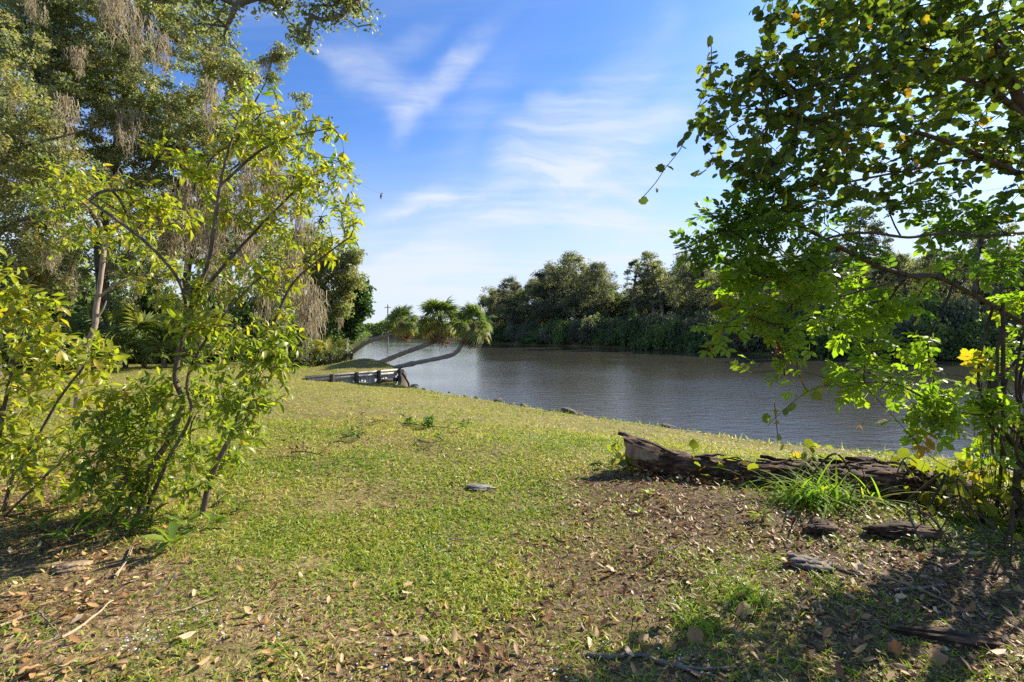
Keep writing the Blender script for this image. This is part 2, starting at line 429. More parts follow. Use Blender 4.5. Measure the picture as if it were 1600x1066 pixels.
def wood(root, sk, mat, nbranch=8, kt=9, kb=6, ks=4, trunk_name='trunk', ntrunk=1, rough=.08, rcut=0.0):
    ch = sk.chains()
    for i, (idx, r) in enumerate(ch[:ntrunk + nbranch]):
        V, F = tube(sk.P[idx], r, kt if i < ntrunk else kb, rough=rough)
        part_np(trunk_name if i < ntrunk else 'branch', V, F, mat, root, smooth=True)
    rest = [(sk.P[idx], r) for idx, r in ch[ntrunk + nbranch:] if r.max() > rcut]
    if rest:
        V, F = tubes(rest, ks); part_np('twigs', V, F, mat, root, smooth=True, kind='stuff')
def blob_points(blobs, n, d=None, dvar=.5, power=1.0):
    """random points inside round volumes given as (u, v, radius in photo px, distance); each is a ball at its own place in the world"""
    w = np.array([b[2] ** 2 * (b[4] if len(b) > 4 else 1) for b in blobs], float); w /= w.sum()
    cnt = rng.multinomial(n, w); out = []
    for b, c in zip(blobs, cnt):
        ctr = PX(b[0], b[1], b[3]); r = b[2] / FPX * b[3]
        q = norm(rng.normal(size=(c, 3))) * (rng.uniform(0, 1, (c, 1)) ** (1 / 2.4)) * r
        q[:, 1] *= dvar
        out.append(ctr + q)
    return np.concatenate(out)

# ------------------------------------------------------------------ the river and the land
WATER_Z = -1.0
RIVER = np.array([(150, -45), (60, -16), (40, -6), (22, 1.2), (12, 5.8), (8.6, 8.0), (7.4, 8.65), (5.5, 9.75), (2.95, 12), (.57, 14.4), (-1.6, 17), (-4.5, 20.4), (-5.0, 21.6),
                  (-5.2, 23), (-6.0, 25), (-8.6, 28), (-12.2, 33), (-17.5, 46), (-29, 82), (-48, 150), (-92, 300), (-60, 292), (-25, 240), (-9, 165), (-6.7, 126),
                  (7, 105), (21.7, 82), (27.6, 66), (31, 54), (43, 46), (62, 40), (150, 20)], float)
def river_sd(x, y):
    """signed distance to the river's edge, positive on land"""
    p = np.stack([np.ravel(x), np.ravel(y)], 1).astype(float); best = np.full(len(p), 1e9); ins = np.zeros(len(p), bool)
    n = len(RIVER)
    for i in range(n):
        a, b = RIVER[i], RIVER[(i + 1) % n]; ab = b - a
        t = np.clip(((p - a) @ ab) / (ab @ ab), 0, 1); q = a + t[:, None] * ab
        best = np.minimum(best, np.hypot(*(p - q).T))
        cond = ((a[1] > p[:, 1]) != (b[1] > p[:, 1]))
        with np.errstate(divide='ignore', invalid='ignore'):
            xi = a[0] + (p[:, 1] - a[1]) * (b[0] - a[0]) / (b[1] - a[1] + 1e-12)
        ins ^= cond & (p[:, 0] < xi)
    return np.where(ins, -best, best).reshape(np.shape(x))
WA, WB = np.array([-7.55, 17.8]), np.array([-5.07, 21.5])       # the timber sea wall's two ends
wt = (WB - WA) / np.linalg.norm(WB - WA); wnrm = np.array([-wt[1], wt[0]])   # to the retained side
WL = float(np.linalg.norm(WB - WA))
def H(x, y):
    x = np.asarray(x, float); y = np.asarray(y, float)
    s = river_sd(x, y)
    lawn = np.where(s < .45, -1.0 + .38 * s / .45, -.62 + .62 * sstep(-.6, 5.6, s) * 1.0)
    lawn = np.where(s >= .45, -.62 + .62 * (sstep(.45, 6.2, s) * .65 + .35 * np.clip((s - .45) / 6, 0, 1)), lawn)
    far = (y > 30) & (s > 0)
    lawn = np.where(far, -1 + .9 * sstep(0, 1.2, s) + .9 * sstep(1, 14, s), lawn)
    lawn = np.where(s < 0, -1.0 - np.minimum(1.6, .55 * -s), lawn)
    # retained mound behind the wall
    wx, wy = x - WA[0], y - WA[1]
    along = (wx * wt[0] + wy * wt[1]) / WL; side = wx * wnrm[0] + wy * wnrm[1]
    width = .06 + np.maximum(0, -along) * 3.0
    k = sstep(-1, 1, (side - .05) / width) * sstep(1.55, 1.02, along) * sstep(7, 3, side) * (s > -.2) * sstep(-1.1, -.3, along)
    m = -.12 + .40 * np.exp(-(((x + 6.7) / 1.35) ** 2 + ((y - 22.9) / 1.9) ** 2)) + .14 * np.exp(-(((x + 8.2) / 1.8) ** 2 + ((y - 22.5) / 2.2) ** 2))
    z = lawn * (1 - k) + np.maximum(m, lawn) * k
    land = np.clip(s * 2, 0, 1)
    z = z + land * ((fbm(x * .45, y * .45, 3, 3) - .5) * .10 + (fbm(x * 2.3, y * 2.3, 9, 3) - .5) * .035)
    return z
def GND(u, v):
    """where the ray through a photo pixel meets the ground"""
    d = np.concatenate([np.arange(1.2, 40, .02), np.arange(40, 300, .3)])
    x = (u - CU) / FPX * d; z = CAMZ - (v - CV) / FPX * d; h = H(x, d)
    i = np.nonzero(z <= h)[0]; i = i[0] if len(i) else len(d) - 1
    return np.array([x[i], d[i], h[i]])

# ground cover: which parts are leaf litter and mulch, which dry thatch, the rest is green lawn
def blob_mask(x, y, blobs):
    m = np.zeros(np.shape(x))
    for u, v, ru, rv, k in blobs:
        d = CAMZ * FPX / (v - CV); cx = (u - CU) / FPX * d; rx = ru / FPX * d; ry = d * rv / (v - CV)
        q = np.hypot((x - cx) / rx, (y - d) / ry)
        m = np.maximum(m, k * sstep(1.25, .45, q))
    return m
MULCH = [(1180, 815, 330, 75, 1), (1010, 760, 170, 34, .95), (960, 880, 190, 75, .85), (1450, 890, 270, 130, 1), (1400, 1010, 330, 70, .7), (930, 960, 170, 50, .7),
         (1560, 760, 150, 70, 1), (1000, 800, 150, 50, .9), (760, 1040, 330, 45, .6), (1240, 1040, 330, 45, .6), (1250, 930, 260, 60, .8), (60, 920, 240, 60, .5), (30, 850, 210, 60, .8), (90, 770, 130, 60, .7)]
DRY = [(100, 920, 330, 90, 1), (300, 900, 200, 45, .85), (120, 1010, 270, 80, .9), (560, 970, 210, 65, .8), (40, 740, 190, 60, .85), (760, 1010, 260, 50, .65), (1080, 830, 120, 45, .6),
       (430, 950, 170, 70, .75), (1200, 980, 250, 60, .8), (560, 690, 110, 14, .5), (480, 700, 90, 10, .4), (1000, 900, 220, 60, .5), (800, 1050, 600, 45, .8), (380, 930, 240, 60, .8), (560, 780, 120, 30, .25)]
def covers(x, y):
    nz = fbm(x * 1.7, y * 1.7, 21, 4) - .5; n2 = fbm(x * 5, y * 5, 23, 3) - .5
    mu = np.clip(blob_mask(x, y, MULCH) + (nz * 1.3 + n2 * .6) * .55 * (blob_mask(x, y, MULCH) > .02), 0, 1)
    dr = np.clip(blob_mask(x, y, DRY) + (nz * 1.2 - n2 * .9) * .6, 0, 1)
    s = river_sd(x, y)
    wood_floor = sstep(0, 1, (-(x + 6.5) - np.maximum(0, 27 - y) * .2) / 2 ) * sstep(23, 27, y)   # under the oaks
    return mu, dr, wood_floor

gx = np.unique(np.round(np.concatenate([np.arange(-8, 9.4, .085), 9.4 + np.cumsum(.1 * 1.09 ** np.arange(70)), -8 - np.cumsum(.1 * 1.09 ** np.arange(70))]), 4))
gy = np.unique(np.round(np.concatenate([np.arange(.4, 13, .085), np.arange(13, 25, .11), 25 + np.cumsum(.13 * 1.075 ** np.arange(80)), .4 - np.cumsum(.12 * 1.12 ** np.arange(42))]), 4))
GXX, GYY = np.meshgrid(gx, gy); GZ = H(GXX, GYY)
V = np.stack([GXX, GYY, GZ], -1).reshape(-1, 3); nx, ny = len(gx), len(gy)
i = (np.arange(ny - 1)[:, None] * nx + np.arange(nx - 1)[None]).ravel()
F = np.stack([i, i + 1, i + nx + 1, i + nx], 1)
m, n, l, o = new_mat('ground')
def attr_node(n, name):
    a = n.new('ShaderNodeAttribute'); a.attribute_name = name; return a.outputs['Fac']
def noise(n, l, vec, scale, detail=6, rough=.6):
    z = n.new('ShaderNodeTexNoise'); z.inputs['Scale'].default_value = scale; z.inputs['Detail'].default_value = detail; z.inputs['Roughness'].default_value = rough
    l.new(vec, z.inputs['Vector']); return z.outputs['Fac']
def mixc(n, l, f, a, b):
    x = n.new('ShaderNodeMix'); x.data_type = 'RGBA'; l.new(f, x.inputs['Factor'])
    l.new(a, x.inputs['A']); l.new(b, x.inputs['B']); return x.outputs['Result']
geo = n.new('ShaderNodeNewGeometry'); pos = geo.outputs['Position']
nA, nB, nC = noise(n, l, pos, .8, 5), noise(n, l, pos, 26, 4, .7), noise(n, l, pos, 4.5, 6)
r_g = ramp(n, [(.30, (.10, .085, .025)), (.5, (.19, .16, .045)), (.7, (.30, .235, .085))]); l.new(nC, r_g.inputs[0])
r_g2 = ramp(n, [(.3, (.05, .042, .016)), (.55, (.19, .165, .05)), (.75, (.40, .33, .14))]); l.new(nB, r_g2.inputs[0])
hm = n.new('ShaderNodeMix'); hm.data_type = 'RGBA'; hm.inputs['Factor'].default_value = .5; l.new(r_g.outputs[0], hm.inputs['A']); l.new(r_g2.outputs[0], hm.inputs['B'])
r_d = ramp(n, [(.3, (.06, .038, .018)), (.48, (.17, .115, .055)), (.68, (.40, .29, .15))]); l.new(nB, r_d.inputs[0])
r_m = ramp(n, [(.3, (.028, .018, .010)), (.5, (.095, .062, .032)), (.74, (.27, .19, .105))]); l.new(nB, r_m.inputs[0])
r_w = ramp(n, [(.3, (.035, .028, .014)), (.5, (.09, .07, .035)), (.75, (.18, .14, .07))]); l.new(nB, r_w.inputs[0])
r_b = ramp(n, [(.3, (.05, .04, .028)), (.7, (.16, .13, .09))]); l.new(nB, r_b.inputs[0])
c = mixc(n, l, attr_node(n, 'dry'), hm.outputs['Result'], r_d.outputs[0])
c = mixc(n, l, attr_node(n, 'mulch'), c, r_m.outputs[0])
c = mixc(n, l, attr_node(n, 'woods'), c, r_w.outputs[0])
c = mixc(n, l, attr_node(n, 'bank'), c, r_b.outputs[0])
p = n.new('ShaderNodeBsdfPrincipled'); l.new(c, p.inputs['Base Color']); p.inputs['Roughness'].default_value = .95; p.inputs['Specular IOR Level'].default_value = .15
b = n.new('ShaderNodeBump'); b.inputs['Strength'].default_value = .8; b.inputs['Distance'].default_value = .03; l.new(nB, b.inputs['Height']); l.new(b.outputs[0], p.inputs['Normal'])
l.new(p.outputs[0], o.inputs[0])
me = mesh_np('ground', V, F, None, True, m)
mu, dr, wf = covers(GXX, GYY); sdg = river_sd(GXX, GYY)
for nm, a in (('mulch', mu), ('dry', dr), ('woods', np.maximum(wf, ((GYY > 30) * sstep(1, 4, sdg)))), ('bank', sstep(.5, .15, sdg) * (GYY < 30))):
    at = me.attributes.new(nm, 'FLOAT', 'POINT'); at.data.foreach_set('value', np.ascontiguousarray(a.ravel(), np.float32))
ground = link('ground', me); tag(ground, 'sloping riverside lawn with bare mulch and dry patches', 'ground', kind='structure')

# water
m, n, l, o = new_mat('river_water')
geo = n.new('ShaderNodeNewGeometry'); mp = n.new('ShaderNodeMapping'); l.new(geo.outputs['Position'], mp.inputs['Vector'])
mp.inputs['Rotation'].default_value = (0, 0, R(-24)); mp.inputs['Scale'].default_value = (.75, 1.35, 1)
w1, w2 = noise(n, l, mp.outputs[0], 7.0, 5, .6), noise(n, l, mp.outputs[0], 2.4, 3, .5)
w3 = noise(n, l, geo.outputs['Position'], .045, 3, .6)
ma = n.new('ShaderNodeMath'); ma.operation = 'MULTIPLY_ADD'; l.new(w2, ma.inputs[0]); ma.inputs[1].default_value = 1.6; l.new(w1, ma.inputs[2])
gust = n.new('ShaderNodeMapRange'); l.new(w3, gust.inputs['Value']); gust.inputs['From Min'].default_value = .35; gust.inputs['From Max'].default_value = .62; gust.inputs['To Min'].default_value = .22; gust.inputs['To Max'].default_value = 1.0
b = n.new('ShaderNodeBump'); l.new(gust.outputs[0], b.inputs['Strength']); b.inputs['Distance'].default_value = .021; l.new(ma.outputs[0], b.inputs['Height'])
sx_ = n.new('ShaderNodeSeparateXYZ'); l.new(geo.outputs['Position'], sx_.inputs[0]); lee = n.new('ShaderNodeMapRange'); l.new(sx_.outputs[0], lee.inputs['Value'])   # calmer in the lee of the near bank
lee.inputs['From Min'].default_value = -6; lee.inputs['From Max'].default_value = 6; lee.inputs['To Min'].default_value = .4; lee.inputs['To Max'].default_value = 1
gm = n.new('ShaderNodeMath'); gm.operation = 'MULTIPLY'; l.new(gust.outputs[0], gm.inputs[0]); l.new(lee.outputs[0], gm.inputs[1]); l.new(gm.outputs[0], b.inputs['Strength'])
p = n.new('ShaderNodeBsdfPrincipled'); p.inputs['Base Color'].default_value = (.050, .046, .035, 1); p.inputs['Roughness'].default_value = .07; p.inputs['IOR'].default_value = 1.333
l.new(b.outputs[0], p.inputs['Normal']); l.new(p.outputs[0], o.inputs[0])
river = link('river', mesh_np('river', [(-260, -60, WATER_Z), (160, -60, WATER_Z), (160, 420, WATER_Z), (-260, 420, WATER_Z)], [[(0, 1, 2, 3)]], mats=m))
tag(river, 'brown rippled river with silver sky reflections', 'river', kind='structure')

# ------------------------------------------------------------------ grass, thatch, litter: nobody could count them
GRASS_M = leaf_mat('grass_blade', [(0, (.48, .37, .15)), (.26, (.44, .39, .09)), (.5, (.34, .37, .045)), (.8, (.22, .31, .03)), (1, (.12, .20, .02))], .4, .5, .3, (1.25, 1.35, .6))
THATCH_M = leaf_mat('thatch', [(0, (.11, .065, .03)), (.5, (.32, .215, .10)), (1, (.54, .41, .22))], .15, .7, .2, (1, 1, 1))
LITTER_M = leaf_mat('dead_leaf', [(0, (.07, .034, .014)), (.35, (.25, .125, .045)), (.6, (.42, .245, .095)), (.85, (.54, .39, .20)), (1, (.64, .50, .31))], .18, .55, .3, (1.2, .9, .6), nscale=25)
def ground_points(n, y0, y1, xr, dens):
    """random points on land in front of the camera, more of them where dens is high"""
    y = np.sqrt(rng.uniform(y0 * y0, y1 * y1, n)); x = rng.uniform(-xr, xr, n) * y
    s = river_sd(x, y); keep = (s > .25) & (rng.uniform(0, 1, n) < dens(x, y))
    return x[keep], y[keep]
def onground(x, y, lift=0.0): return np.stack([x, y, H(x, y) + lift], 1)
def randdir(n, zlo, zhi):
    a = rng.uniform(0, 2 * math.pi, n); z = rng.uniform(zlo, zhi, n); r = np.sqrt(np.maximum(0, 1 - z * z))
    return np.stack([r * np.cos(a), r * np.sin(a), z], 1)
blade = (np.array([(-.5, 0, 0), (.5, 0, 0), (-.36, .55, .05), (.36, .55, .05), (0, 1, -.12)], float), np.array([(0, 1, 3), (0, 3, 2), (2, 3, 4)]))
blade2 = (np.array([(-.5, 0, 0), (.5, 0, 0), (-.4, .5, .10), (.4, .5, .10), (0, 1, -.32)], float), blade[1])
def lawn_dens(x, y):
    mu, dr, wf = covers(x, y)
    cl = .66 + 1.2 * (fbm(x * 3.1, y * 3.1, 31, 3) - .5) + .8 * (fbm(x * .8, y * .8, 37, 2) - .5)
    return np.clip(cl * (1 - .93 * mu) * (1 - .86 * dr) * (1 - .9 * wf), 0.012, 1)
Vs, Fs, Ts, nv = [], [], [], 0
def put(x, y, length, width, zlo, zhi, tint, tpl):
    global nv
    k = len(x); ax = randdir(k, zlo, zhi); nr = norm(randdir(k, .2, 1) + np.array([0, 0, .3]))
    L = length * rng.uniform(.6, 1.35, k); V, F = scatter(tpl, onground(x, y, -.004), ax, nr, np.stack([width * rng.uniform(.7, 1.3, k), L, L], 1))
    Vs.append(V); Fs.append(F + nv); nv += len(V); Ts.append(np.repeat(tint, len(tpl[1])))
def lawn_tint(x, y):
    return np.clip(.50 + .9 * (fbm(x * 1.1, y * 1.1, 41, 3) - .5) + rng.normal(0, .25, len(x)) + .12 * sstep(9, 3, y), 0, 1)
for (N, y0, y1, L, Wd, zl, zh) in ((230000, 1.3, 4.2, .046, .0082, .1, .9), (200000, 4.2, 8.5, .055, .0105, .15, .92), (160000, 8.5, 24, .065, .016, .2, .92)):
    x, y = ground_points(N, y0, y1, 1.6, lawn_dens)
    h = len(x) // 2
    L = L * (.7 + .75 * fbm(x * 2.2, y * 2.2, 43, 3)[:h]); put(x[:h], y[:h], L, Wd, zl, zh, lawn_tint(x[:h], y[:h]), blade); L = float(L.mean()); put(x[h:], y[h:], L, Wd, zl - .05, zh - .2, lawn_tint(x[h:], y[h:]), blade2)
t_ = rng.uniform(0, 1, 30000); yy = 5 + 17 * t_; xx = rng.uniform(-6, 12, 30000); ss = river_sd(xx, yy); kk = (ss > .12) & (ss < .75) & (rng.uniform(0, 1, 30000) < .25 + fbm(xx * 1.5, yy * 1.5, 47, 2))
put(xx[kk], yy[kk], .15, .014, .25, .98, lawn_tint(xx[kk], yy[kk]), blade2)
g = link('lawn_grass', mesh_np('lawn_grass', np.concatenate(Vs), np.concatenate(Fs), np.concatenate(Ts), False, GRASS_M)); tag(g, 'short patchy yellow green lawn grass', 'grass', kind='stuff')
# broad little weeds among the grass, and taller green tufts in the bare places
Vs, Fs, Ts, nv = [], [], [], 0
wtpl = leaf_tpl(.62, 1, .2, .15, .5)
def weed_dens(x, y):
    mu, dr, wf = covers(x, y); return np.clip((sstep(.5, .62, fbm(x * 1.9, y * 1.9, 51, 3)) * .9 + .12) * (1 - .8 * mu) * (1 - .35 * dr), 0, 1)
x, y = ground_points(42000, 1.5, 7.5, 1.2, weed_dens); put(x, y, .026, .026, .0, .6, np.clip(.72 + rng.normal(0, .18, len(x)), 0, 1), wtpl)
for u, v, ru, nb, Lb in ((1160, 935, 50, 260, .12), (1080, 978, 26, 130, .10), (1290, 920, 40, 120, .07), (1085, 875, 40, 120, .06), (900, 1040, 60, 160, .06), (680, 1000, 40, 110, .06), (560, 880, 60, 240, .06),
                         (330, 905, 60, 160, .05), (270, 985, 50, 150, .05), (820, 830, 60, 200, .06), (1310, 850, 30, 60, .06), (40, 980, 60, 120, .05), (1400, 960, 60, 70, .06), (700, 860, 70, 240, .06)):
    c = GND(u, v); q = rng.normal(0, 1, (nb, 2)) * (ru / FPX * c[1]) * .6
    put(c[0] + q[:, 0], c[1] + q[:, 1] * 1.4, Lb, .006, .35, .98, np.clip(.85 + rng.normal(0, .15, nb), 0, 1), blade2)
g = link('lawn_weeds', mesh_np('lawn_weeds', np.concatenate(Vs), np.concatenate(Fs), np.concatenate(Ts), False, GRASS_M)); tag(g, 'low broadleaf weeds and green tufts in the lawn', 'weeds', kind='stuff')
# dry thatch: fine straw lying on the ground
Vs, Fs, Ts, nv = [], [], [], 0
def thatch_dens(x, y):
    mu, dr, wf = covers(x, y); return np.clip(.16 + .85 * dr + .75 * mu, 0, 1) * np.where(y < 6.5, 1, .35)
x, y = ground_points(300000, 1.3, 8.5, 1.5, thatch_dens); mu_, dr_, _ = covers(x, y)
h = len(x) // 2; tt = np.clip(rng.normal(.58, .25, len(x)) - .22 * mu_, 0, 1)
put(x[:h], y[:h], .040, .0034, -.05, .35, tt[:h], blade); put(x[h:], y[h:], .070, .0046, -.05, .18, tt[h:], blade2)
x, y = ground_points(9000, 1.3, 7, 1.4, lambda x, y: np.clip(covers(x, y)[0] + .25 * covers(x, y)[1], 0, 1))
put(x, y, .11, .0042, -.03, .12, np.clip(rng.normal(.12, .15, len(x)), 0, 1), blade2)
g = link('dry_thatch', mesh_np('dry_thatch', np.concatenate(Vs), np.concatenate(Fs), np.concatenate(Ts), False, THATCH_M)); tag(g, 'dry tan straw and thatch on the bare ground', 'thatch', kind='stuff')
# leaf litter
dead_tpls = [leaf_tpl(.34, 2, .30, .35, .45, wave=.05, seed=1), leaf_tpl(.42, 2, -.25, -.3, .5, wave=.06, seed=2), leaf_tpl(.28, 2, .4, .15, .45, wave=.05, seed=3), leaf_tpl(.5, 2, .35, -.35, .45, wave=.08, seed=4)]
def litter_dens(x, y):
    mu, dr, wf = covers(x, y); return np.clip(.035 + 1.0 * mu + .30 * dr, 0, 1) * np.where(y < 6.5, 1, .3) * np.clip(.15 + 1.7 * sstep(.3, .7, fbm(x * 2.6, y * 2.6, 61, 3)), 0, 1)
x, y = ground_points(150000, 1.3, 9, 1.5, litter_dens); k = len(x)
ax = randdir(k, -.06, .2); nr = norm(randdir(k, .3, 1) + np.array([0, 0, 1.0]))
mu_, dr_, _ = covers(x, y)
V, F, T = scatter_multi(dead_tpls, onground(x, y, .004), ax, nr, rng.uniform(.3, 1, k) ** 1.6 * .062, np.clip(rng.normal(.48, .27, k) - .10 * mu_, 0, 1))
g = link('leaf_litter', mesh_np('leaf_litter', V, F, T, False, LITTER_M)); tag(g, 'brown leaf litter and mulch chips around the log', 'leaf litter', kind='stuff')
# tiny pale lilac flowers of the creeping weeds
fl = np.array([(0, 0, .2)] + [(.5 * math.cos(a) * (1 if k % 2 else .5), .5 * math.sin(a) * (1 if k % 2 else .5), 0.0) for k, a in enumerate(np.linspace(0, 2 * math.pi, 10, endpoint=False))]), np.array([(0, k, k % 10 + 1) for k in range(1, 11)])
FLOWER_M = leaf_mat('flower', [(0, (.55, .52, .68)), (1, (.78, .76, .82))], .3, .6, .2, (1, 1, 1))
pts = []
for u, v, ru, k in ((690, 858, 40, 22), (215, 1018, 34, 26), (430, 985, 30, 14), (300, 975, 40, 16), (890, 1045, 60, 26), (600, 1050, 60, 18), (1060, 1035, 30, 10), (520, 640, 60, 16), (820, 690, 120, 40), (1080, 655, 90, 60), (640, 640, 80, 30)):
    c = GND(u, v); q = rng.normal(0, .6, (k, 2)) * (ru / FPX * c[1]); pts.append(np.stack([c[0] + q[:, 0], c[1] + q[:, 1]], 1))
q = np.concatenate(pts); q = q[river_sd(q[:, 0], q[:, 1]) > .5]; k = len(q)
V, F = scatter(fl, onground(q[:, 0], q[:, 1], .028), randdir(k, -.3, .3), norm(np.array([[0, -.3, 1.]]) + rng.normal(0, .3, (k, 3))), rng.uniform(.010, .016, k) * np.where(q[:, 1] > 6, 1.3, 1))
g = link('tiny_flowers', mesh_np('tiny_flowers', V, F, np.repeat(rng.uniform(0, 1, k), len(fl[1])), False, FLOWER_M)); tag(g, 'tiny pale lilac flowers dotted through the grass', 'flowers', kind='stuff')

# ------------------------------------------------------------------ timber sea wall
WOODW = bark_mat('weathered_boards', (.24, .23, .19), (.52, .50, .44), 14, .15, .4)
WOODD = bark_mat('dark_posts', (.03, .026, .022), (.10, .085, .07), 10, .2, .6)
def box(c, s, rz=0, rx=0, ry=0):
    q = np.array([(a, b_, d) for a in (-.5, .5) for b_ in (-.5, .5) for d in (-.5, .5)]) * np.array(s)
    M = np.array(Matrix.Rotation(rz, 3, 'Z') @ Matrix.Rotation(ry, 3, 'Y') @ Matrix.Rotation(rx, 3, 'X'))
    return q @ M.T + np.array(c), np.array([(0, 1, 3, 2), (4, 6, 7, 5), (0, 4, 5, 1), (2, 3, 7, 6), (0, 2, 6, 4), (1, 5, 7, 3)])
zr = math.atan2(wt[1], wt[0])
wall = thing('sea_wall', (*((WA + WB) / 2), -.6), 'weathered grey timber sea wall with dark posts holding the grass mound', 'sea wall')
def wp(a, off=0.0): q = WA + wt * a - wnrm * off; return q
top = -.10
k = 0; a = 0.0
while a < WL - .03:
    wbd = min(.14, WL - a); q = wp(a + wbd / 2, .0 + random.uniform(-.006, .006))
    V, F = box((*q, (top - 1.35) / 2 + random.uniform(-.01, .01)), (wbd - .012, .05, top + 1.35), zr); part_np('board', V, F, WOODW, wall); a += .14
V, F = box((*wp(WL / 2, .05), top + .02), (WL + .15, .17, .06), zr); part_np('cap_board', V, F, WOODW, wall)
V, F = box((*wp(WL * .86, .07), -.50), (WL * .24, .08, .14), zr); part_np('rail', V, F, WOODD, wall)
V, F = box((*wp(WL * .5, .075), top - .09), (WL, .06, .11), zr); part_np('rail', V, F, WOODW, wall)
for a in (.95, 2.1, 3.25, 4.40):
    V, F = tube([(*wp(a, .16), -1.6), (*wp(a, .16), top + .06)], [.085, .08], 8); part_np('post', V, F, WOODD, wall, smooth=False)
V, F = tube([(*wp(WL + .02, .13), top + .02), (*wp(WL + .32, .34), -.72), (*wp(WL + .34, .36), -1.3)], [.05, .05, .05], 6); part_np('brace', V, F, WOODD, wall)
# old mooring posts beyond the mound
for j, (u, v0, d) in enumerate(((540, 548, 27), (531, 550, 27.6), (549, 552, 26.6))):
    q = PX(u, v0, d); V, F = tube([(q[0], q[1], -1.5), (q[0] + .02, q[1], q[2])], [.09, .08], 8)
    po = thing('mooring_post', (q[0], q[1], -1.2), 'old grey timber post standing in the water beyond the mound', 'post', 'mooring posts beyond the mound')
    part_np('shaft', V, F, WOODD, po, smooth=True); V, F = tube([(q[0], q[1], q[2]), (q[0], q[1], q[2] + .06)], [.10, .03], 8); part_np('cap', V, F, WOODW, po)

# ------------------------------------------------------------------ shore rocks
ROCK_M = bark_mat('rock', (.05, .045, .038), (.19, .17, .145), 7, 1, .7)
def rock_mesh(seed):
    rr = np.random.default_rng(seed); bm_v, bm_f = [], []
    import bmesh
    bm = bmesh.new(); bmesh.ops.create_icosphere(bm, subdivisions=2, radius=1)
    off = rr.uniform(0, 50, 3)
    for v in bm.verts:
        c = v.co; k = .75 + .5 * float(vnoise(c.x * 1.6 + off[0], c.y * 1.6 + c.z * 2.1 + off[1], seed)); v.co = Vector((c.x * k, c.y * k * .8, c.z * k * .55))
    me = bpy.data.meshes.new('shore_rock'); bm.to_mesh(me); bm.free(); me.materials.append(ROCK_M); return me
rocks = [rock_mesh(s) for s in range(5)]
rock_px = [(640, 605), (648, 606), (662, 609), (676, 611), (690, 613), (702, 615), (716, 617), (728, 620), (744, 623), (760, 625), (778, 628), (800, 631), (818, 633), (842, 636), (862, 640), (874, 642), (890, 644), (903, 647), (916, 648),
           (930, 652), (948, 655), (962, 657), (984, 661), (1000, 664), (1016, 666), (1046, 671), (1075, 675), (1110, 679), (1150, 684), (1190, 690)]
for k, (u, v) in enumerate(rock_px):
    t = np.linspace(0, 1, 4000); d = 5 + 20 * t; xx = (u - CU) / FPX * d; s = river_sd(xx, d); i = int(np.argmin(np.abs(s - .12)))
    o_ = link('shore_rock', rocks[k % 5]); sc = random.uniform(.06, .21) * (1.2 if u in (648, 984) else 1)
    o_.location = (xx[i], d[i], float(H(xx[i], d[i])) + random.uniform(.06, .28) * (1 if u < 1000 else .8)); o_.scale = (sc * random.uniform(.9, 1.5), sc, sc * random.uniform(.8, 1.2)); o_.rotation_euler = (random.uniform(-.3, .3), random.uniform(-.3, .3), random.uniform(0, 6))
    tag(o_, 'small grey rock on the bank at the edge of the lawn', 'rock', 'rocks along the water edge of the lawn')

